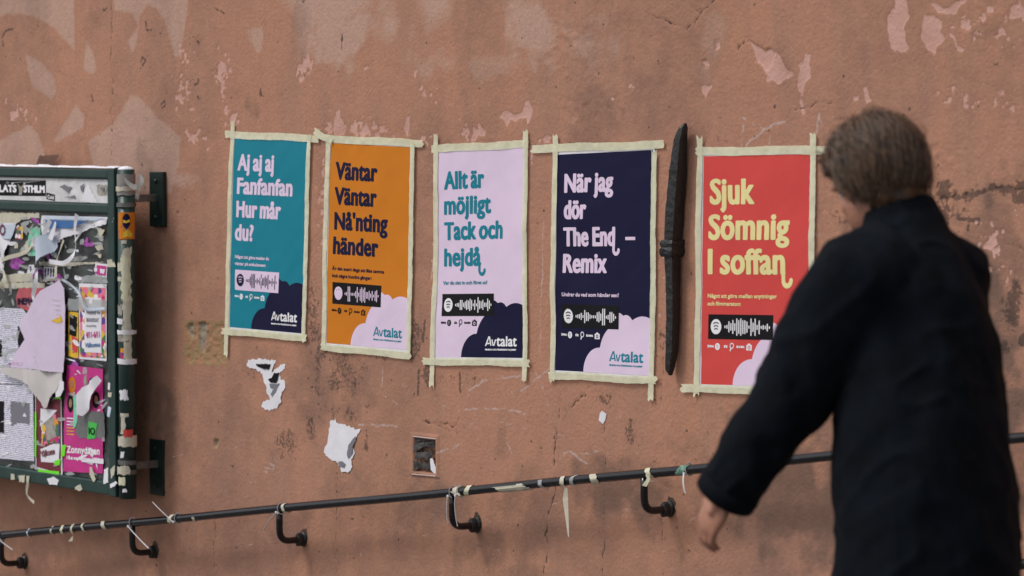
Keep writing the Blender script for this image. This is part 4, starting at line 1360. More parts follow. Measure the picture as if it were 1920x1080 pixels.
# clamps, arms and wall plates
for (yc, kind) in ((372, 0), (866, 1), (884, 1), (384, 1)):
    zc = float(at(238, yc, 0.15)[2])
    if kind == 1:
        v, f = tube([(pxc, -0.15, zc - 0.008), (pxc, -0.15, zc + 0.008)], pr * 1.14, 24)
        cl = mesh_obj('clamp', v, f, M['steel'], board)
        box(pxc - pr * 1.5, pxc - pr * 0.9, -0.158, -0.142, zc - 0.007, zc + 0.007, 0.001, 'clamp_lug', M['steel'], cl, 1)
for zc, (pt, pb) in ((float(at(238, 372, 0.15)[2]), (322, 425)), (float(at(238, 874, 0.15)[2]), (824, 928))):
    b_ = box(pxc - 0.0035, pxc + 0.0035, -0.15 + pr * 0.9, -0.012, zc - 0.014, zc + 0.014, 0.001, 'wall_arm', M['steel'], board, 1)
    pcx = float(at(295, (pt + pb) / 2, 0.01)[0]); z1, z0_ = float(at(295, pt, 0.01)[2]), float(at(295, pb, 0.01)[2])
    pl_ = box(pcx - 0.046, pcx + 0.046, -0.016, 0.004, z0_, z1, 0.003, 'wall_plate', M['green_plate'], board)
    for zz in (z0_ + 0.035, z1 - 0.035):
        v, f = tube([(pcx, -0.015, zz), (pcx, -0.021, zz), (pcx, -0.024, zz)], [0.008, 0.008, 0.004], 8)
        mesh_obj('bolt', v, f, M['green_plate'], pl_)

# ---- things stuck on the board; all coordinates are photo pixels on the glass
GP = GD + 0.0012
_layer = [0]


def flyer(px, m, label, cat='flyer', layer=1, name=None, jagamp=0.0, only=None, bulge=None, seed=None, d0=None, group=None, wr=0.0008, parent=None, spacing=0.022, jagstep=0.008):
    _layer[0] += 1
    d = (GP if d0 is None else d0) + 0.0009 * layer
    o = sheet(name or 'flyer', PX(px, d), d, M[m], parent, seed=seed if seed is not None else _layer[0], jagamp=jagamp, only=only, bulge=bulge, wr=wr, spacing=spacing, jagstep=jagstep)
    if label: tag(o, label, cat, group)
    o['_d'] = d
    return o


def on(parent, name, px, m, lift=0.0006, jagamp=0.0, seed=1, bulge=None):
    d = parent['_d'] + lift + 0.0003
    o = sheet(name, PX(px, d), d, M[m], parent, seed=seed, jagamp=jagamp, bulge=bulge, wr=0.0, spacing=0.02)
    o['_d'] = d
    return o


def txt(parent, body, p0, p1, cap, m, lift=0.0014, bold=0.0009, name='lettering', bulge=None):
    return text_px(name, body, p0, p1, cap, parent['_d'] + lift, M[m], parent, bold=bold, bulge=bulge)


HD = BD - 0.012 + 0.0004 - GP + GP
# header strip, printed sticker, torn papers
st = flyer([(-60, 337), (86, 338), (86, 368), (-60, 366)], 'black_print', 'black sticker strip with white block lettering on the header of the board', 'sticker', 0, 'sticker', d0=BD - 0.0115)
txt(st, 'PLATS', (-9, 360), (31, 361), 14, 'white_ink', bold=0.0035)
txt(st, 'STHLM', (44, 361), (84, 362), 14, 'white_ink', bold=0.0035)
on(st, 'torn_patch', [(33, 345), (39, 350), (47, 343), (43, 353), (40, 366), (35, 367), (36, 358)], 'glue', jagamp=0.002)
s2 = flyer([(87, 361), (103, 365), (103, 377), (87, 373)], 'black_print', 'tiny black sticker with white script, right of the lettered strip', 'sticker', 0, 'sticker', d0=BD - 0.0115)
txt(s2, 'Cold', (89, 372), (101, 374), 7, 'white_ink', bold=0.0008)
h1 = flyer([(106, 341), (146, 340), (147, 380), (106, 379)], 'header', 'crumpled white paper left on the header, left of the torn triangle', 'paper scrap', 0, 'torn_paper', jagamp=0.003, d0=BD - 0.011, wr=0.003)
h2 = flyer([(150, 378), (165, 343), (182, 381)], 'paper', 'triangular white torn paper on the header of the board', 'paper scrap', 1, 'torn_paper', jagamp=0.003, d0=BD - 0.011, wr=0.002)
h3 = flyer([(181, 348), (201, 346), (201, 366), (183, 364)], 'glue', 'grey glue-like paper remnant at the right end of the header', 'paper scrap', 0, 'torn_paper', jagamp=0.004, d0=BD - 0.011, wr=0.003)
for p in ([(112, 350), (120, 346), (135, 352), (128, 362)], [(150, 350), (158, 343), (154, 362)], [(186, 352), (196, 351), (194, 361)], [(10, 345), (14, 340), (19, 343)], [(120, 370), (140, 366), (142, 372)]):
    on(h1, 'torn_outline', p, 'grey_ink', 0.0035, jagamp=0.002)

# purple paint smears on the backing, under everything
for i, p in enumerate([[(148, 440), (158, 436), (164, 470), (158, 520), (150, 516)], [(160, 452), (180, 446), (190, 470), (188, 500), (172, 512), (162, 500)], [(20, 455), (34, 450), (36, 480), (22, 488)],
                       [(28, 488), (50, 484), (52, 516), (30, 518)], [(118, 495), (132, 494), (132, 512), (122, 512)], [(60, 520), (80, 515), (80, 535), (62, 536)], [(100, 470), (116, 462), (122, 478), (104, 486)],
                       [(146, 560), (152, 556), (152, 600), (147, 600)], [(40, 566), (50, 562), (48, 600), (42, 600)], [(128, 560), (140, 566), (136, 574), (126, 572)]]):
    o = sheet('paint_smear', PX(p, BD - 0.0197), BD - 0.0197, M['purple_paint'], None, seed=i, jagamp=0.006, jagstep=0.008, spacing=0.02, wr=0.0)
    tag(o, ['large purple paint smear behind the glass under the blue flyer', 'broad purple paint smear left of the stile, upper glass', 'purple smear at left edge under the white torn poster',
            'purple smear between the two ribbons at the left', 'small purple smear left of the large one', 'purple smear above the striped cinema card', 'purple smear beneath the curled blue sheet',
            'thin purple smear left of the floral flyer', 'slim purple smear beside the cinema card', 'small purple smear above the lilac sheet tip'][i], 'paint smear')

# tape residue layers
f0 = flyer([(-60, 397), (74, 400), (74, 408), (40, 412), (30, 420), (-60, 418)], 'tape_old', 'broad band of old masking tape along the upper left of the glass', 'tape scrap', 1, 'tape_scrap', jagamp=0.003)
f1 = flyer([(-60, 420), (34, 418), (28, 432), (18, 452), (10, 480), (2, 500), (-60, 560)], 'paper', 'white torn poster with round blue emblem, upper left glass', 'flyer', 2, jagamp=0.002, bulge=lambda x, z: 0.01 * max(0, math.sin((x + z) * 30)))
e_ = on(f1, 'blue_band', [(-60, 420), (30, 421), (24, 440), (20, 448), (-60, 446)], 'paper_blue', 0.006)
vs, fs = [], []
cxz = xz(8, 431, f1['_d']); arc(vs, fs, cxz[0], cxz[1], 0.018, 0.004, 0, 360, 20)
mesh_obj('round_emblem', [(a, -(f1['_d'] + 0.009), b) for a, b in vs], fs, M['maroon'], f1)
f2 = flyer([(30, 424), (43, 424), (43, 450), (28, 446)], 'flowers', 'small yellow and black flyer scrap beside the white torn poster', 'flyer', 2, jagamp=0.002)
f3 = flyer([(57, 427), (76, 427), (74, 480), (53, 480), (52, 450)], 'mint', 'mint green flyer with torn white patch', 'flyer', 2, jagamp=0.001)
on(f3, 'torn_patch', [(60, 450), (70, 446), (73, 462), (66, 470), (58, 465)], 'paper', jagamp=0.002)
f4 = flyer([(78, 404), (203, 407), (201, 420), (190, 424), (170, 428), (150, 438), (128, 444), (108, 452), (98, 455), (80, 450), (76, 420)], 'paper', 'torn white and blue banner flyer across the upper glass', 'flyer', 3, jagamp=0.002,
           only=[1, 2, 3, 4, 5, 6, 7, 8], bulge=lambda x, z: 0.008 * max(0, math.sin(x * 25 + 1)))
on(f4, 'blue_band', [(85, 412), (165, 415), (130, 428), (86, 428)], 'blue_print', 0.010, jagamp=0.001)
on(f4, 'pale_band', [(85, 405), (200, 408), (180, 413), (85, 411)], 'paper_blue', 0.010)
f5 = flyer([(102, 433), (108, 448), (112, 462), (104, 472), (92, 482), (84, 494), (78, 520), (68, 514), (70, 492), (80, 462), (88, 444)], 'paper_blue', 'pale blue sheet curling away from the glass', 'torn paper', 5,
           'torn_paper', jagamp=0.0015, bulge=lambda x, z: 0.025 + 0.02 * math.sin(x * 40))
f5b = flyer([(98, 446), (112, 414), (114, 418), (110, 440), (106, 452)], 'paper', 'pointed white paper tip sticking out above the pale blue sheet', 'torn paper', 6, 'torn_paper', bulge=lambda x, z: 0.02)
# dangling ribbons
def ribbon(pts, w, m, label, out=0.02, seed=1):
    P = [np.array(at(x, y, GP + out + 0.008 * math.sin(i * 1.7 + seed))) for i, (x, y) in enumerate(pts)]
    Q = []
    for i in range(len(P) - 1):
        for k in range(4):
            t = k / 4
            p_1 = P[max(i - 1, 0)]; p_2 = P[min(i + 2, len(P) - 1)]
            Q.append(0.5 * ((2 * P[i]) + (-p_1 + P[i + 1]) * t + (2 * p_1 - 5 * P[i] + 4 * P[i + 1] - p_2) * t * t + (-p_1 + 3 * P[i] - 3 * P[i + 1] + p_2) * t ** 3))
    Q.append(P[-1])
    vs, fs = [], []
    for i, p in enumerate(Q):
        d = Q[min(i + 1, len(Q) - 1)] - Q[max(i - 1, 0)]; d /= np.linalg.norm(d) + 1e-9
        tw = 0.5 * math.sin(i * 0.35 + seed)
        side = np.cross(d, np.array((math.sin(tw), -math.cos(tw), 0.0))); side /= np.linalg.norm(side)
        for j in (-0.5, 0.5): vs.append(tuple(p + side * w * j))
    for i in range(len(Q) - 1): fs.append((2 * i, 2 * i + 1, 2 * i + 3, 2 * i + 2))
    o = mesh_obj('paper_ribbon', vs, fs, M[m], None, True)
    tag(o, label, 'paper ribbon')


ribbon([(94, 413), (82, 440), (74, 470), (70, 500), (68, 520), (64, 545), (62, 558), (70, 572)], 0.020, 'paper', 'long white paper ribbon curling down left of the pale blue sheet', 0.03, 1)
ribbon([(144, 402), (140, 430), (142, 460), (136, 480), (120, 493), (104, 492), (92, 490)], 0.018, 'paper', 'white ribbon hanging from the banner flyer and curling left', 0.025, 2)
ribbon([(119, 450), (112, 470), (106, 490), (104, 520)], 0.014, 'tape_old', 'short tape ribbon beside the black pocket in the glass', 0.012, 3)
ribbon([(116, 524), (130, 532), (148, 550), (156, 575), (170, 580), (196, 578)], 0.010, 'paper_blue', 'thin pale blue ribbon sweeping over the floral flyer', 0.02, 4)
ribbon([(4, 500), (8, 520), (4, 535), (6, 545)], 0.022, 'tape_old', 'looped tape ribbon at the left edge below the white torn poster', 0.02, 5)
ribbon([(2, 488), (18, 482), (34, 478), (52, 470), (60, 458)], 0.016, 'tape_old', 'twisted tape running to the mint green flyer', 0.012, 6)
ribbon([(80, 526), (100, 524), (118, 526), (132, 536)], 0.009, 'glue', 'dirty grey cord of tape above the lilac sheet', 0.02, 7)
for i, (p, lb) in enumerate([([(8, 515), (60, 512), (64, 526), (10, 530)], 'yellowed tape band at mid left of the glass'), ([(-60, 528), (84, 530), (84, 540), (-60, 541)], 'long whitish tape band above the cinema card'),
                             ([(72, 490), (196, 492), (120, 500), (74, 498)], 'tapered tape band under the pale blue sheet'), ([(146, 520), (200, 512), (201, 532), (146, 530)], 'crumpled clear tape above the floral flyer'),
                             ([(128, 560), (200, 562), (200, 584), (128, 582)], 'milky clear tape across the floral flyer'), ([(40, 466), (52, 452), (56, 470), (46, 478)], 'beige tape scrap left of the mint green flyer'),
                             ([(26, 458), (33, 456), (33, 466), (27, 466)], 'small beige tape square on purple paint'), ([(181, 425), (197, 432), (190, 446), (186, 440)], 'tiny crumpled tape star under the banner flyer'),
                             ([(178, 462), (192, 458), (194, 468), (184, 471)], 'white tape scrap on the purple paint, near the stile'), ([(176, 474), (190, 476), (189, 484), (180, 478)], 'short tape scrap below another one near the stile')]):
    flyer(p, 'tape_clear' if i in (3, 4) else 'tape_old', lb, 'tape scrap', 4 if i != 4 else 7, 'tape_scrap', jagamp=0.003, wr=0.002)
f6 = flyer([(54, 497), (64, 496), (66, 516), (50, 512)], 'paper', 'white scrap with black strokes left of the long ribbon', 'flyer', 4, jagamp=0.001)
on(f6, 'ink_stroke', [(55, 500), (58, 498), (60, 510), (57, 511)], 'navy')
f7 = flyer([(82, 500), (104, 502), (103, 524), (82, 522)], 'paper', 'white scrap with bold black strokes under the pale blue sheet', 'flyer', 4)
for k in range(4): on(f7, 'ink_stroke', [(84 + k * 5, 503), (87 + k * 5, 503), (86 + k * 5, 520), (84 + k * 5, 519)], 'navy', jagamp=0.001)
f8 = flyer([(36, 540), (86, 540), (87, 556), (72, 580), (52, 584), (32, 573), (30, 556)], 'salmon', 'reddish card with dark block capitals under the lilac sheet', 'flyer', 5, jagamp=0.001)
txt(f8, 'INEMAS', (33, 572), (67, 570), 13, 'navy', bold=0.002)
# lilac sheet hanging forward, with its torn ecru reverse
lb_ = lambda x, z: 0.012 + 0.02 * max(0, math.sin((x + 2.5) * 14 + z * 4))
f9 = flyer([(116, 524), (125, 540), (127, 580), (126, 698), (24, 688), (34, 662), (51, 636), (40, 610), (50, 592), (70, 570), (88, 545)], 'lilac', 'large lilac poster sheet peeling forward over the flyers', 'flyer', 8, jagamp=0.0008, bulge=lb_, spacing=0.016)
for k, yy in enumerate(range(560, 690, 9)):
    a_ = 60 if yy < 600 else 55
    on(f9, 'printed_line', [(a_ + (k % 3) * 3 + 12, yy), (118, yy + 2), (118, yy + 3.2), (a_ + (k % 3) * 3 + 12, yy + 1.2)], 'ecru', 0.0010, bulge=lb_)
txt(f9, 'Bibli', (45, 678), (26, 676), 7, 'pink', 0.0016, bulge=lb_)
on(f9, 'torn_patch', [(105, 601), (119, 592), (122, 603), (115, 606)], 'yellow', 0.0012, jagamp=0.001, bulge=lb_)
f10 = flyer([(4, 690), (20, 688), (124, 697), (125, 715), (112, 735), (100, 745), (92, 764), (88, 766), (82, 752), (72, 738), (60, 722), (30, 706), (6, 698)], 'ecru', 'ecru torn reverse of a poster hanging to a point below the lilac sheet', 'torn paper', 9,
            'torn_paper', jagamp=0.002, bulge=lambda x, z: 0.010 + 0.012 * abs(math.sin(x * 18)))
f11 = flyer([(-60, 577), (42, 578), (52, 590), (38, 612), (52, 634), (34, 660), (24, 690), (60, 706), (62, 722), (-60, 716)], 'news', 'densely printed newspaper page on the glass, upper of two', 'newspaper page', 3, 'newspaper_page')
on(f11, 'ink_picture', [(33, 612), (50, 618), (50, 640), (36, 660), (33, 640)], 'black_print', jagamp=0.004)
on(f11, 'ink_picture', [(-10, 640), (3, 636), (4, 668), (-10, 674)], 'black_print', jagamp=0.004)
f12 = flyer([(-60, 718), (62, 723), (64, 865), (-60, 855)], 'news', 'newspaper page with a figure drawing, lower of the two pages', 'newspaper page', 4, 'newspaper_page')
on(f12, 'ink_picture', [(20, 752), (56, 756), (55, 796), (40, 792), (20, 798)], 'grey_ink', jagamp=0.004)
on(f12, 'ink_picture', [(-20, 750), (8, 752), (7, 812), (-20, 810)], 'black_print', jagamp=0.004)
# floral flyers
f13 = flyer([(148, 531), (200, 533), (200, 677), (149, 673)], 'paper', 'flower-bordered flyer with handwritten red dates', 'flyer', 4)
on(f13, 'flower_border', [(150, 538), (198, 540), (198, 672), (150, 669)], 'flowers')
cdv = on(f13, 'white_card', [(159, 557), (190, 559), (190, 662), (158, 660)], 'paper', 0.0012)
txt(f13, 'happy is', (162, 588), (187, 589), 7, 'grey_ink', 0.003, 0.0005)
txt(f13, 'BOOSTAT', (162, 603), (185, 604), 7, 'grey_ink', 0.003, 0.0008)
txt(f13, 'KLOSTRI', (162, 613), (180, 613.6), 4, 'grey_ink', 0.003, 0.0004)
txt(f13, '4/11-6/11', (161, 634), (187, 633), 12, 'magenta', 0.003, 0.0010)
txt(f13, 'Välkomna', (160, 652), (188, 650), 9, 'blue_print', 0.003, 0.0006)
f14 = flyer([(178, 493), (201, 495), (200, 520), (179, 518)], 'paper', 'little flyer with a pink picture, above the floral flyer', 'flyer', 4)
on(f14, 'pink_picture', [(181, 497), (199, 499), (198, 517), (182, 515)], 'magenta')
on(f14, 'torn_patch', [(187, 504), (197, 505), (194, 514), (188, 512)], 'paper', 0.0012, jagamp=0.002)
f15 = flyer([(128, 584), (147, 586), (147, 672), (128, 668)], 'yellow', 'narrow yellow and black flyer beside the lilac sheet', 'flyer', 3, jagamp=0.001)
on(f15, 'dark_picture', [(131, 590), (145, 594), (143, 632), (130, 628)], 'black_print', jagamp=0.003)
on(f15, 'red_ticket', [(134, 628), (146, 636), (145, 660), (136, 662)], 'red')
# magenta event poster
f16 = flyer([(126, 684), (193, 692), (193, 888), (118, 884), (121, 760)], 'magenta', 'magenta event poster with white headline, lower right of the glass', 'flyer', 4)
txt(f16, 'Zonnydagen', (125, 849), (187, 853), 13, 'white_ink', bold=0.0016)
txt(f16, '18:e september 2022', (125, 861), (187, 866), 7, 'white_ink', bold=0.0009)
for (cx, cy, w_, h_, mm) in ((135, 722, 7, 16, 'orange'), (132, 757, 6, 17, 'black_print'), (172, 722, 7, 14, 'black_print'), (160, 715, 3, 12, 'glue'), (180, 750, 7, 16, 'black_print')):
    pt_ = on(f16, 'portrait_print', [(cx + w_ * math.cos(a), cy + h_ * math.sin(a)) for a in np.linspace(0, 2 * math.pi, 14, endpoint=False)], mm)
    if mm != 'glue': on(f16, 'face_print', [(cx + w_ * 0.5 * math.cos(a), cy - 1 + h_ * 0.5 * math.sin(a)) for a in np.linspace(0, 2 * math.pi, 12, endpoint=False)], 'skin', 0.0011)
for k in range(6):
    on(f16, 'small_print', [(125, 783 + k * 6), (139, 784 + k * 6), (139, 786 + k * 6), (125, 785 + k * 6)], 'white_ink' if k < 3 else 'yellow')
on(f16, 'torn_hole', [(142, 812), (142, 790), (150, 780), (172, 770), (195, 774), (197, 822), (170, 820), (150, 822)], 'back', 0.0009, jagamp=0.003)
on(f16, 'blank_strip', [(153, 862), (194, 860), (194, 870), (153, 866)], 'paper', 0.0030)
f17 = flyer([(188, 704), (193, 714), (186, 730), (176, 754), (168, 770), (160, 780), (154, 776), (153, 740), (160, 726), (176, 716)], 'paper', 'white curled paper tongue over the magenta poster', 'torn paper', 8, 'torn_paper', bulge=lambda x, z: 0.015 + 0.01 * math.sin(x * 60), jagamp=0.001)
f18 = flyer([(166, 790), (182, 794), (178, 822), (163, 824)], 'green_print', 'small green flyer piece in the torn hole of the magenta poster', 'flyer', 7)
txt(f18, 'IO', (166, 814), (178, 816), 13, 'black_print', bold=0.0016)
f19 = flyer([(137, 738), (146, 745), (148, 770), (142, 800), (138, 802)], 'mint', 'pale green tape hanging on the magenta poster', 'tape scrap', 7, 'tape_scrap', jagamp=0.002)
f20 = flyer([(120, 712), (128, 716), (128, 730), (122, 742), (113, 745), (112, 730)], 'paper', 'curled white scrap between the ecru sheet and the magenta poster', 'torn paper', 10, 'torn_paper', jagamp=0.002, bulge=lambda x, z: 0.02)
# welcome flyer
f21 = flyer([(66, 742), (115, 746), (117, 890), (67, 878)], 'paper', 'dark floral welcome flyer held with neon green tape', 'flyer', 4)
on(f21, 'floral_field', [(67, 744), (114, 748), (114, 888), (68, 875)], 'maroon')
on(f21, 'torn_picture', [(78, 786), (104, 776), (112, 800), (112, 832), (96, 830), (78, 836)], 'flowers', 0.0012, jagamp=0.004)
on(f21, 'torn_picture', [(84, 790), (100, 782), (106, 820), (88, 826)], 'glue', 0.0016, jagamp=0.004)
on(f21, 'white_triangle', [(76, 766), (107, 769), (96, 782), (86, 790), (75, 800)], 'paper', 0.0018)
w_ = on(f21, 'white_card', [(76, 842), (100, 832), (112, 832), (110, 868), (77, 866)], 'paper', 0.0020, jagamp=0.001)
txt(f21, 'Välkomn', (77, 857), (103, 852), 12, 'maroon', 0.0040, 0.0009)
for i, (p, lb) in enumerate([([(72, 738), (78, 746), (70, 748)], 'neon green tape corner under the ecru point, left'), ([(112, 735), (114, 748), (100, 748)], 'neon green tape corner under the ecru point, right'),
                             ([(65, 772), (68, 774), (68, 858), (65, 855)], 'thin upright neon green tape left of the welcome flyer'), ([(116, 834), (124, 834), (121, 855), (114, 857)], 'neon green tape right of the welcome card'),
                             ([(71, 880), (111, 884), (110, 893), (71, 890)], 'horizontal neon green tape under the welcome flyer'), ([(102, 864), (114, 860), (112, 872), (101, 872)], 'small neon green tape below the welcome card')]):
    flyer(p, 'green_neon', lb, 'tape scrap', 8, 'tape_scrap', jagamp=0.0008)
# mass of small tape and glue leftovers on the glass
rr = random.Random(5)
for nm, m_, N_, lab, lift_, yr in (('tape_residue', 'tape_clear', 170, 'countless torn bits of old tape on the glass', 0.0024, (404, 700)), ('paper_residue', 'paper', 90, 'countless little torn paper bits on the glass', 0.0030, (404, 885)),
                                   ('clear_tape_residue', 'tape_clear', 90, 'countless crinkled bits of clear tape on the glass', 0.0050, (404, 888)), ('print_residue', 'purple_paint', 30, 'little purple print leftovers on the glass', 0.0016, (410, 700))):
    vs, fs = [], []
    for k in range(N_):
        x = rr.uniform(-60, 198); y = rr.uniform(*yr) + x * 0.03
        w_ = rr.uniform(2.5, 13); h_ = rr.uniform(1.0, 5) * (2.2 if nm == 'print_residue' else 1); an = rr.choice((0, 0, 0.3, -0.4, 1.4, 0.8, 2.2))
        n_ = rr.randint(5, 8); b0 = len(vs); dd = GP + lift_ + rr.uniform(0, 0.0006) + k * 2e-6
        for q in range(n_):
            a = 2 * math.pi * q / n_ + rr.uniform(-0.25, 0.25); rad_ = rr.uniform(0.75, 1.2)
            lx, ly = w_ * math.cos(a) * rad_, h_ * math.sin(a) * rad_
            p = at(x + lx * math.cos(an) - ly * math.sin(an), y + lx * math.sin(an) + ly * math.cos(an), dd)
            vs.append((min(p[0], xs_ - 0.003), -dd - 0.002 * rr.random(), p[2]))
        fs.append(tuple(range(b0, b0 + n_)))
    o = mesh_obj(nm, vs, fs, M[m_]); tag(o, lab, kind='stuff')
# scraps on the frame, glass edge and post
for i, (p, m_, lb, dd) in enumerate([
    ([(20, 888), (27, 889), (27, 900), (20, 899)], 'tape_old', 'beige tape scrap on the bottom rail, far left', 0), ([(33, 892), (47, 891), (46, 904), (36, 904)], 'tape_old', 'curly beige tape scrap on the bottom rail, second from left', 0),
    ([(50, 892), (56, 892), (54, 906), (50, 906)], 'tape_old', 'upright narrow tape scrap on the bottom rail above the dangling one', 0),
    ([(88, 897), (100, 894), (110, 900), (106, 910), (92, 908)], 'paper', 'crumpled white paper scrap in the middle of the bottom rail', 0), ([(141, 913), (150, 907), (154, 918), (148, 921), (141, 918)], 'tape_old', 'tape scrap on the bottom rail near the corner', 0),
    ([(200, 487), (211, 486), (217, 500), (202, 500)], 'tape_old', 'beige torn tape on the green stile, upper part', 0), ([(208, 407), (213, 408), (210, 417)], 'paper', 'tiny white scrap on the stile beside the banner flyer', 0),
    ([(195, 880), (202, 876), (203, 905), (194, 908)], 'paper', 'white paper scrap at the lower end of the stile', 0), ([(202, 718), (207, 718), (206, 732), (202, 730)], 'paper', 'little white scrap on the stile beside the magenta poster', 0),
    ([(203, 735), (210, 736), (209, 745), (203, 744)], 'tape_old', 'little tape scrap on the stile just below another', 0), ([(202, 762), (208, 764), (206, 782), (201, 780)], 'paper_blue', 'pale scrap on the stile at half height of the magenta poster', 0),
    ([(168, 876), (172, 875), (180, 898), (176, 904), (168, 890)], 'tape_old', 'leaning tape scrap in the bottom right corner of the glass', 0), ([(206, 908), (217, 902), (220, 906), (214, 912), (207, 915)], 'paper', 'white curl of paper at the corner of the frame', 0.01),
    ([(207, 880), (216, 872), (214, 890), (208, 898)], 'tape_old', 'beige curl of tape between stile and post, low', 0.01)]):
    flyer(p, m_, lb, 'paper scrap', 1, 'paper_scrap', jagamp=0.002, d0=BD + 0.002 + dd, wr=0.002, spacing=0.012)
ribbon([(52, 905), (50, 925), (56, 935), (64, 942)], 0.014, 'tape_old', 'tape strip dangling below the bottom rail of the board', 0.02, 2)


def post_wrap(y0, y1, m, label, x0=222, x1=254, name='tape_scrap', lift=0.0012, jagged=0.002, cat='tape scrap', seed=1):
    """sheet bent round the front of the post, x0..x1 in photo pixels"""
    view = math.atan2(-(CAM[1] + 0.15), CAM[0] - pxc)      # direction to the camera
    rr = random.Random(seed)
    n = 10; mrows = max(2, int((y1 - y0) / 8))
    vs, fs = [], []
    ang = []
    for x in (x0, x1):
        o_ = max(-0.999, min(0.999, (x - 238) / 16.0)); ang.append(math.asin(o_))
    perp = -view
    for j in range(mrows + 1):
        z = float(at(238, y0 + (y1 - y0) * j / mrows, 0.15)[2])
        for i in range(n + 1):
            e = rr.uniform(-1, 1) * jagged
            a = ang[0] + (ang[1] - ang[0]) * i / n
            th_ = -view + a + (e / pr if i in (0, n) else 0)
            r = pr + lift + 0.0006 * rr.random()
            vs.append((pxc + r * math.cos(th_), -0.15 + r * math.sin(th_), z + (e if j in (0, mrows) else 0)))
    for j in range(mrows):
        for i in range(n):
            a = j * (n + 1) + i; fs.append((a, a + 1, a + n + 2, a + n + 1))
    o = mesh_obj(name, vs, fs, M[m], None, True)
    tag(o, label, cat)
    return o


def post_pt(px, py, lift):
    view = math.atan2(-(CAM[1] + 0.15), CAM[0] - pxc)
    o_ = max(-0.999, min(0.999, (px - 238) / 16.0)); a = math.asin(o_)
    z = float(at(238, py, 0.15)[2]); r = pr + lift
    return (pxc + r * math.cos(-view + a), -0.15 + r * math.sin(-view + a), z)


pg = post_wrap(326, 366, 'gaffer', 'grey cloth tape wrapped round the top of the post', 221, 255, seed=4, lift=0.0025)
pg2 = post_wrap(350, 358, 'tape_old', 'narrow band over the grey cloth tape on the post', 220, 255, seed=5, lift=0.006)
ribbon([(220, 328), (230, 334), (246, 348), (256, 350), (266, 340), (262, 328)], 0.02, 'gaffer', 'loose grey tape loop at the top of the post', 0.02, 3)
ribbon([(258, 328), (262, 345), (258, 365), (256, 374)], 0.018, 'gaffer', 'grey tape end hanging behind the post top', 0.0, 4)
stk = post_wrap(398, 448, 'orange', 'orange sticker of a hooded masked figure in blue on the green post', 224, 253, 'sticker', 0.0014, 0.0, 'sticker')


def post_print(name, pts, m, lift):
    P = [Vector((x / 1.0, y / 1.0)) for x, y in pts]
    vs = [post_pt(x, y, lift) for x, y in pts]; n = len(vs)
    c = post_pt(sum(p[0] for p in pts) / n, sum(p[1] for p in pts) / n, lift)
    return mesh_obj(name, vs + [c], [(i, (i + 1) % n, n) for i in range(n)], M[m], stk)


ell = lambda cx, cy, rx, ry, k=18: [(cx + rx * math.cos(a), cy + ry * math.sin(a)) for a in np.linspace(0, 2 * math.pi, k, endpoint=False)]
post_print('hooded_jacket', [(225, 447), (225, 434), (229, 424), (233, 419), (243, 419), (248, 425), (252, 435), (252, 447)], 'blue_print', 0.0022)
post_print('mask', ell(238, 414, 7, 14), 'navy', 0.0028)
post_print('eye_slit', [(232, 412), (244, 411), (244, 416), (238, 418), (232, 417)], 'yellow', 0.0034)
post_print('gloves', [(231, 445), (232, 436), (237, 431), (242, 431), (248, 437), (247, 445), (239, 443)], 'yellow', 0.0030)
post_wrap(450, 457, 'tape_old', 'small tape scrap right under the orange sticker', 229, 238, seed=3)
post_wrap(464, 640, 'tape_old', 'long upright strip of yellowed masking tape on the post', 230, 246, seed=6, jagged=0.006)
post_wrap(480, 566, 'tape', 'shorter cream tape over the long upright strip', 229, 243, seed=8, lift=0.0022, jagged=0.008)
post_wrap(492, 508, 'tape_old', 'torn tape curl at the left of the post, upper', 222, 231, seed=9, jagged=0.004)
post_wrap(519, 527, 'tape_old', 'second torn tape curl at the left of the post', 220, 230, seed=10, jagged=0.004)
post_wrap(571, 590, 'glue', 'grey tape scrap on the left flank of the post', 214, 231, seed=11, jagged=0.005)
post_wrap(596, 607, 'paper', 'white lump of paper above the white band on the post', 218, 231, seed=12, lift=0.004)
post_wrap(618, 626, 'paper', 'narrow white band round the post, upper of two', 222, 254, seed=13, lift=0.0035)
post_wrap(626, 640, 'glue', 'crumpled grey tape just below the upper white band', 220, 234, seed=14, jagged=0.005)
post_wrap(640, 672, 'tape_old', 'wide beige tape between the two white bands', 232, 246, seed=16, lift=0.0022)
post_wrap(652, 672, 'flowers', 'coloured sticker remnant between the two white bands', 226, 233, seed=15, name='sticker', cat='sticker')
post_wrap(672, 682, 'paper', 'narrow white band round the post, lower of two', 222, 254, seed=17, lift=0.0035)
post_wrap(730, 748, 'paper', 'pale tape flag at the middle of the lower post', 224, 240, seed=18, jagged=0.006)
post_wrap(773, 780, 'tape_old', 'top end of the short hanging tape on the post', 225, 240, seed=19)
post_wrap(780, 812, 'tape_old', 'short hanging tape above the red scrap', 226, 234, seed=20, jagged=0.003)
post_wrap(804, 818, 'red', 'small red paper scrap on the post', 232, 246, seed=21, lift=0.004)
post_wrap(816, 836, 'tape_old', 'tangled beige tape band below the red scrap', 222, 254, seed=22, lift=0.003, jagged=0.004)
post_wrap(845, 857, 'paper', 'tiny white scrap on the post above the clamp', 225, 232, seed=23, jagged=0.003)
post_wrap(872, 888, 'tape_old', 'torn tape flap across the lower clamp', 219, 241, seed=24, lift=0.007, jagged=0.005)
post_wrap(893, 908, 'tape', 'cream tape scrap under the lower clamp', 223, 234, seed=25, lift=0.004)
post_wrap(915, 921, 'paper', 'tiny white scrap near the foot of the post', 228, 236, seed=26)


# ------------------------------------------------------------------ the walking person
PB = Vector((3.66, -1.92, 0.0)); PB.z = ground_z(PB.x)
FWD = np.array((-1.0, 0, 0)); LFT = np.array((0, -1.0, 0))


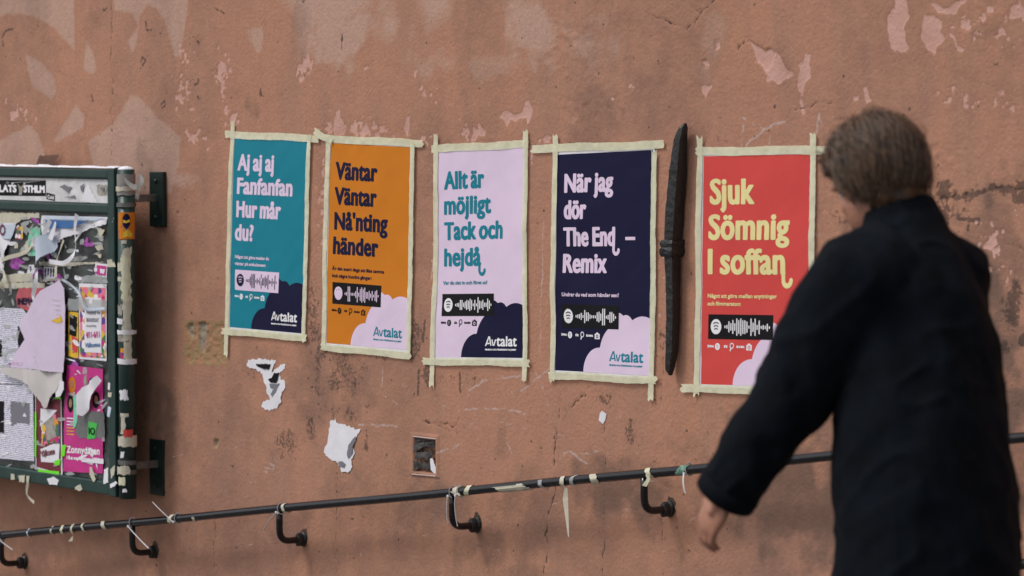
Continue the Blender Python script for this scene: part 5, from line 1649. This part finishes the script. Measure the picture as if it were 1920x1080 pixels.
def P3(f_, l_, z_): return np.array((PB.x, PB.y, PB.z)) + FWD * f_ + LFT * l_ + np.array((0, 0, z_))


def union(parts, voxel, name, m, parent, smooth_it=4, post=None):
    bm = bmesh.new()
    for v, f in parts:
        vv = [bm.verts.new(tuple(p)) for p in v]
        for ff in f:
            try: bm.faces.new([vv[i] for i in ff])
            except ValueError: pass
    bmesh.ops.recalc_face_normals(bm, faces=bm.faces[:])
    me_ = bpy.data.meshes.new('tmp'); bm.to_mesh(me_); bm.free()
    o = bpy.data.objects.new('tmp', me_); C.objects.link(o)
    r = o.modifiers.new('r', 'REMESH'); r.mode = 'VOXEL'; r.voxel_size = voxel
    s = o.modifiers.new('s', 'SMOOTH'); s.iterations = smooth_it; s.factor = 0.5
    dg = bpy.context.evaluated_depsgraph_get()
    me2 = bpy.data.meshes.new_from_object(o.evaluated_get(dg))
    bpy.data.objects.remove(o); bpy.data.meshes.remove(me_)
    if post:
        n_ = len(me2.vertices); co_ = np.empty(n_ * 3, np.float32); no_ = np.empty(n_ * 3, np.float32)
        me2.vertices.foreach_get('co', co_); me2.vertices.foreach_get('normal', no_)
        co_ = co_.reshape(-1, 3); no_ = no_.reshape(-1, 3)
        co_ = post(co_, no_)
        me2.vertices.foreach_set('co', co_.astype(np.float32).ravel()); me2.update()
    me2.polygons.foreach_set('use_smooth', [True] * len(me2.polygons))
    me2.materials.clear(); me2.materials.append(m)
    ob = bpy.data.objects.new(name, me2); C.objects.link(ob); ob.parent = parent
    me2.transform(Matrix.Translation(-Vector(parent.location)))
    return ob


def ellips(c, r, n=16, rot=None):
    vs, fs = [], []
    for i in range(1, n):
        a = math.pi * i / n
        for k in range(2 * n):
            b = math.pi * k / n
            v = np.array((r[0] * math.sin(a) * math.cos(b), r[1] * math.sin(a) * math.sin(b), r[2] * math.cos(a)))
            if rot is not None: v = rot @ v
            vs.append(c + v)
    for i in range(n - 2):
        for k in range(2 * n):
            a0 = i * 2 * n + k; a1 = i * 2 * n + (k + 1) % (2 * n)
            fs.append((a0, a1, a1 + 2 * n, a0 + 2 * n))
    fs.append(tuple(reversed(range(2 * n)))); fs.append(tuple(range((n - 2) * 2 * n, (n - 1) * 2 * n)))
    return vs, fs


person = empty('person', tuple(PB))
tag(person, 'person with brown hair and dark navy coat walking left, seen from behind', 'person')
# head axes: bent forward and turned a little to the wall side
hc = P3(0.140, 0.0, 1.435)
pitch_h = math.radians(24); yaw_h = math.radians(-4)
hf = FWD * math.cos(pitch_h) + np.array((0, 0, -math.sin(pitch_h)))      # face direction
hf = hf * math.cos(yaw_h) + LFT * math.sin(yaw_h); hf /= np.linalg.norm(hf)
hl = np.cross(np.array((0, 0, 1.0)), hf); hl /= np.linalg.norm(hl)        # head's left
hu = np.cross(hf, hl)
RH = np.stack([hf, hl, hu], 1)


def H(f_, l_, u_): return hc + hf * f_ + hl * l_ + hu * u_


body = []
body.append(ellips(H(-0.008, 0, 0.030), (0.096, 0.075, 0.088), 16, RH))                       # cranium
body.append(ellips(H(0.030, 0, -0.040), (0.060, 0.058, 0.075), 14, RH))                      # face
body.append(ellips(H(0.050, 0, -0.088), (0.032, 0.036, 0.026), 12, RH))                      # chin
body.append(tube([H(0.078, 0, 0.012), H(0.098, 0, -0.018), H(0.110, 0, -0.036), H(0.088, 0, -0.044)], [0.008, 0.010, 0.013, 0.009], 10))   # nose
body.append(tube([H(0.076, 0.05, 0.022), H(0.090, 0.022, 0.026), H(0.090, -0.022, 0.026), H(0.076, -0.05, 0.022)], 0.009, 8))              # brow
body.append(tube([H(0.080, 0.022, -0.066), H(0.090, 0, -0.063), H(0.080, -0.022, -0.066)], [0.005, 0.007, 0.005], 8))                    # lips
body.append(tube([H(0.078, 0.018, -0.075), H(0.086, 0, -0.075), H(0.078, -0.018, -0.075)], [0.005, 0.007, 0.005], 8))
for s in (1, -1):
    body.append(ellips(H(-0.005, 0.079 * s, -0.012), (0.018, 0.010, 0.032), 10, RH))
    body.append(ellips(H(0.052, 0.036 * s, -0.030), (0.022, 0.022, 0.022), 10, RH))
body.append(tube([P3(0.03, 0, 1.25), P3(0.065, 0, 1.31), H(-0.015, 0, -0.07), H(0, 0, -0.03)], [0.075, 0.060, 0.058, 0.06], 16))
body.append(tube([P3(-0.01, 0, 0.86), P3(0, 0, 0.95), P3(0.005, 0, 1.08), P3(0.02, 0, 1.20), P3(0.03, 0, 1.30)], [(0.10, 0.11), (0.10, 0.11), (0.10, 0.11), (0.10, 0.11), (0.06, 0.07)], 18, frame_up=(0, 1, 0)))
ARM_L = [P3(0.04, 0.140, 1.25), P3(0.115, 0.175, 1.12), P3(0.205, 0.205, 0.97), P3(0.275, 0.222, 0.875), P3(0.340, 0.240, 0.775)]
ARM_R = [P3(0.02, -0.115, 1.255), P3(0.02, -0.12, 1.12), P3(0.0, -0.145, 0.98), P3(0.06, -0.16, 0.88), P3(0.13, -0.16, 0.79)]
for A_ in (ARM_L, ARM_R):
    body.append(tube(A_, [0.052, 0.046, 0.040, 0.036, 0.026], 12))
# legs, mid stride on the slope
hipL, hipR = P3(-0.02, 0.06, 0.88), P3(-0.02, -0.08, 0.88)
gzf = lambda f_: 0.143 * -f_
kneeL, ankL = P3(0.14, 0.05, 0.49 + gzf(0.14)), P3(0.32, 0.06, 0.085 + gzf(0.32))
kneeR, ankR = P3(0.06, -0.10, 0.47 + gzf(0.06)), P3(-0.30, -0.10, 0.16 + gzf(-0.3))
for h_, k_, a_ in ((hipL, kneeL, ankL), (hipR, kneeR, ankR)):
    body.append(tube([h_, h_ * 0.6 + k_ * 0.4, k_, k_ * 0.65 + a_ * 0.35 + np.array((0.02, 0, 0)), a_], [0.088, 0.075, 0.055, 0.056, 0.036], 14))


def hand(wrist, direction, palm_n, side):
    """relaxed hand: palm, four unequal bent fingers, thumb from the side"""
    d = direction / np.linalg.norm(direction); n_ = palm_n - d * (palm_n @ d); n_ /= np.linalg.norm(n_)
    w = np.cross(n_, d) * side
    out = []
    pc_ = wrist + d * 0.048
    R_ = np.stack([d, w, n_], 1)
    out.append(ellips(pc_, (0.052, 0.042, 0.017), 10, R_))
    out.append(tube([wrist - d * 0.03, wrist + d * 0.012, pc_], [(0.024, 0.024), (0.026, 0.020), (0.030, 0.016)], 10))
    for k, (o_, L_) in enumerate(((0.030, 0.072), (0.010, 0.082), (-0.010, 0.077), (-0.029, 0.060))):
        b0 = wrist + d * (0.084 - abs(o_ - 0.005) * 0.25) + w * o_
        c1 = d * math.cos(0.35) + n_ * math.sin(0.35); c2 = d * math.cos(0.95) + n_ * math.sin(0.95); c3 = d * math.cos(1.3) + n_ * math.sin(1.3)
        p1 = b0 + c1 * L_ * 0.45; p2 = p1 + c2 * L_ * 0.3; p3 = p2 + c3 * L_ * 0.25
        out.append(tube([b0 - d * 0.03, b0, p1, p2, p3], [0.0095, 0.0098, 0.0088, 0.008, 0.0062], 8))
    t0 = wrist + d * 0.025 + w * 0.028; t1_ = t0 + d * 0.026 + w * 0.022 + n_ * 0.010; t2_ = t1_ + d * 0.030 + w * 0.006 + n_ * 0.012; t3_ = t2_ + d * 0.020 + n_ * 0.008
    out.append(tube([t0, t1_, t2_, t3_], [0.013, 0.0115, 0.010, 0.007], 8))
    return out


body += hand(ARM_L[-1], ARM_L[-1] - ARM_L[-2], -LFT * 1.0 - FWD * 0.25, 1)
body += hand(ARM_R[-1], ARM_R[-1] - ARM_R[-2], LFT * 1.0, -1)
union(body, 0.0045, 'body', M['skin'], person, 3)
# eyes sit in the sockets
for s in (1, -1):
    v, f = ellips(H(0.0655, 0.031 * s, 0.000), (0.011, 0.012, 0.008), 8, RH)
    mesh_obj('eye', v, f, M['white_ink'], person, True)
# coat: one shell with sleeves and raised collar
coat = []
coat.append(tube([P3(-0.02, 0, 0.50), P3(-0.02, 0, 0.62), P3(-0.015, 0, 0.80), P3(-0.005, 0, 0.95), P3(0.01, 0.005, 1.08), P3(0.025, 0.012, 1.19), P3(0.04, 0.012, 1.265), P3(0.055, 0, 1.315), P3(0.065, 0, 1.355)],
                 [(0.190, 0.200), (0.188, 0.200), (0.180, 0.198), (0.170, 0.185), (0.158, 0.172), (0.142, 0.155), (0.115, 0.130), (0.092, 0.100), (0.080, 0.080)], 28, frame_up=(0, 1, 0)))
coat.append(tube([P3(0.03, 0.07, 1.27)] + ARM_L[:-1] + [ARM_L[-1] - (ARM_L[-1] - ARM_L[-2]) * 0.0], [0.095, 0.098, 0.090, 0.083, 0.076, 0.064], 18))
coat.append(tube([P3(0.03, -0.05, 1.27)] + ARM_R[:-1] + [ARM_R[-1] - (ARM_R[-1] - ARM_R[-2]) * 0.15], [0.075, 0.080, 0.074, 0.068, 0.06, 0.052], 18))
coat.append(tube([P3(0.05, 0, 1.30), P3(0.065, 0, 1.35), P3(0.078, 0, 1.388)], [(0.085, 0.095), (0.076, 0.080), (0.070, 0.074)], 20, frame_up=(0, 1, 0)))


def folds(co_, no_):
    q = co_ - np.array((PB.x, PB.y, PB.z))
    x, y, z = q[:, 0], q[:, 1], q[:, 2]
    a = fbm(x * 0.6 + y * 0.9 + z * 0.25, z * 0.5 + y * 0.3, 0.09, 2, 3)
    b = vnoise(x + z * 0.7, y * 1.2 - z * 0.3, 0.05, 5)
    ridge = 1 - np.abs(vnoise(x * 0.8 - z * 0.9, y + z * 0.45, 0.07, 3)) * 2
    low = np.clip((0.62 - z) / 0.1, 0, 1)
    d = 0.008 * a + 0.004 * b + 0.005 * np.clip(ridge, 0, 1)
    return co_ + no_ * d[:, None]


union(coat, 0.0085, 'coat', M['coat'], person, 5, folds)
# cuffs, back seam and hem band read as separate cloth edges
for A_, r_, e0 in ((ARM_L, 0.064, 0.0), (ARM_R, 0.053, 0.15)):
    dv = (A_[-1] - A_[-2]); dv = dv / np.linalg.norm(dv); e_ = A_[-1] - (A_[-1] - A_[-2]) * e0
    v, f = tube([e_ - dv * 0.03, e_ - dv * 0.02, e_ + dv * 0.004, e_ + dv * 0.008], [r_ + 0.001, r_ + 0.006, r_ + 0.004, r_ - 0.004], 20)
    mesh_obj('cuff', v, f, M['coat'], person, True)
trou = []
for h_, k_, a_ in ((hipL, kneeL, ankL), (hipR, kneeR, ankR)):
    trou.append(tube([h_ + np.array((0, 0, 0.05)), h_ * 0.6 + k_ * 0.4, k_, k_ * 0.5 + a_ * 0.5, a_ + (k_ - a_) * 0.06], [0.108, 0.098, 0.084, 0.078, 0.066], 18))
union(trou, 0.010, 'trousers', M['trouser'], person, 3, lambda c_, n_: c_ + n_ * (0.005 * fbm(c_[:, 0] + c_[:, 1], c_[:, 2], 0.08, 1, 3))[:, None])
for a_, tilt in ((ankL, 0.0), (ankR, 0.55)):
    toe = a_ + FWD * 0.19 * math.cos(tilt) + np.array((0, 0, -0.055 - 0.12 * math.sin(tilt)))
    heel = a_ - FWD * 0.055 + np.array((0, 0, -0.035 + 0.03 * math.sin(tilt)))
    union([tube([heel, a_ * 0.7 + toe * 0.3 + np.array((0, 0, -0.02)), toe], [(0.036, 0.036), (0.044, 0.04), (0.034, 0.024)], 14, frame_up=(0, 0, 1)), tube([a_ + np.array((0, 0, 0.04)), a_ + np.array((0, 0, -0.03))], [0.045, 0.045], 14)],
          0.006, 'shoe', M['leather'], person, 3)
# hair: a cap over the skull down to the collar plus many locks
cap = [ellips(H(-0.020, 0, 0.034), (0.102, 0.085, 0.094), 16, RH), ellips(H(-0.045, 0, -0.030), (0.062, 0.070, 0.072), 14, RH)]
hair = union(cap, 0.006, 'hair', M['hair'], person, 3, lambda c_, n_: c_ + n_ * (0.007 * fbm(c_[:, 0] * 2 + c_[:, 1], c_[:, 2] * 0.4, 0.02, 1, 3))[:, None])
rr = random.Random(11)
vs, fs = [], []
for k in range(4600):
    az = rr.uniform(0.25, 2 * math.pi - 0.25) if rr.random() < 0.85 else rr.uniform(-0.3, 0.3)
    # start high on the crown, comb down and back
    th0 = rr.uniform(0.05, 1.25); L_ = rr.uniform(0.8, 1.5)
    pts = []
    lift = rr.uniform(0.98, 1.08) if rr.random() < 0.85 else rr.uniform(1.05, 1.2)
    wv = rr.uniform(0.0, 0.007) if rr.random() < 0.8 else rr.uniform(0.008, 0.022)
    for i in range(7):
        t = th0 + (1.95 + 0.15 * math.sin(k * 1.7) - th0) * min(1, i / 6 * L_)
        az_ = az + 0.12 * math.sin(i + k) 
        if abs(math.cos(az_)) > 0 and math.cos(az_) > 0.2 and t > 1.15: t = 1.15 + (t - 1.15) * 0.25
        p = H(-0.018, 0, 0.034) + hf * 0.106 * lift * math.sin(t) * math.cos(az_) + hl * 0.088 * lift * math.sin(t) * math.sin(az_) + hu * 0.096 * lift * math.cos(t)
        p = p + hl * wv * math.sin(i * 1.3 + k) + hu * wv * math.cos(i * 1.1 + k * 2)
        if t > 1.6: p = p - hu * 0.07 * (t - 1.6)
        pts.append(p)
    w = rr.uniform(0.0006, 0.0017)
    b0 = len(vs)
    for i, p in enumerate(pts):
        side = np.cross(pts[min(i + 1, 6)] - pts[max(i - 1, 0)], p - hc); side /= np.linalg.norm(side) + 1e-9
        ww = w * (1 - (i / 6) ** 2 * 0.8)
        o_ = (p - hc); o_ = o_ / np.linalg.norm(o_)
        vs += [tuple(p - side * ww), tuple(p + o_ * w * 0.8), tuple(p + side * ww)]
    for i in range(6):
        q = b0 + 3 * i
        fs += [(q, q + 1, q + 4, q + 3), (q + 1, q + 2, q + 5, q + 4)]
hs_o = mesh_obj('hair_strands', vs, fs, M['hair'], person, True)
hs_o['kind'] = 'stuff'
for o in list(bpy.data.objects):
    if '_d' in o: del o['_d']
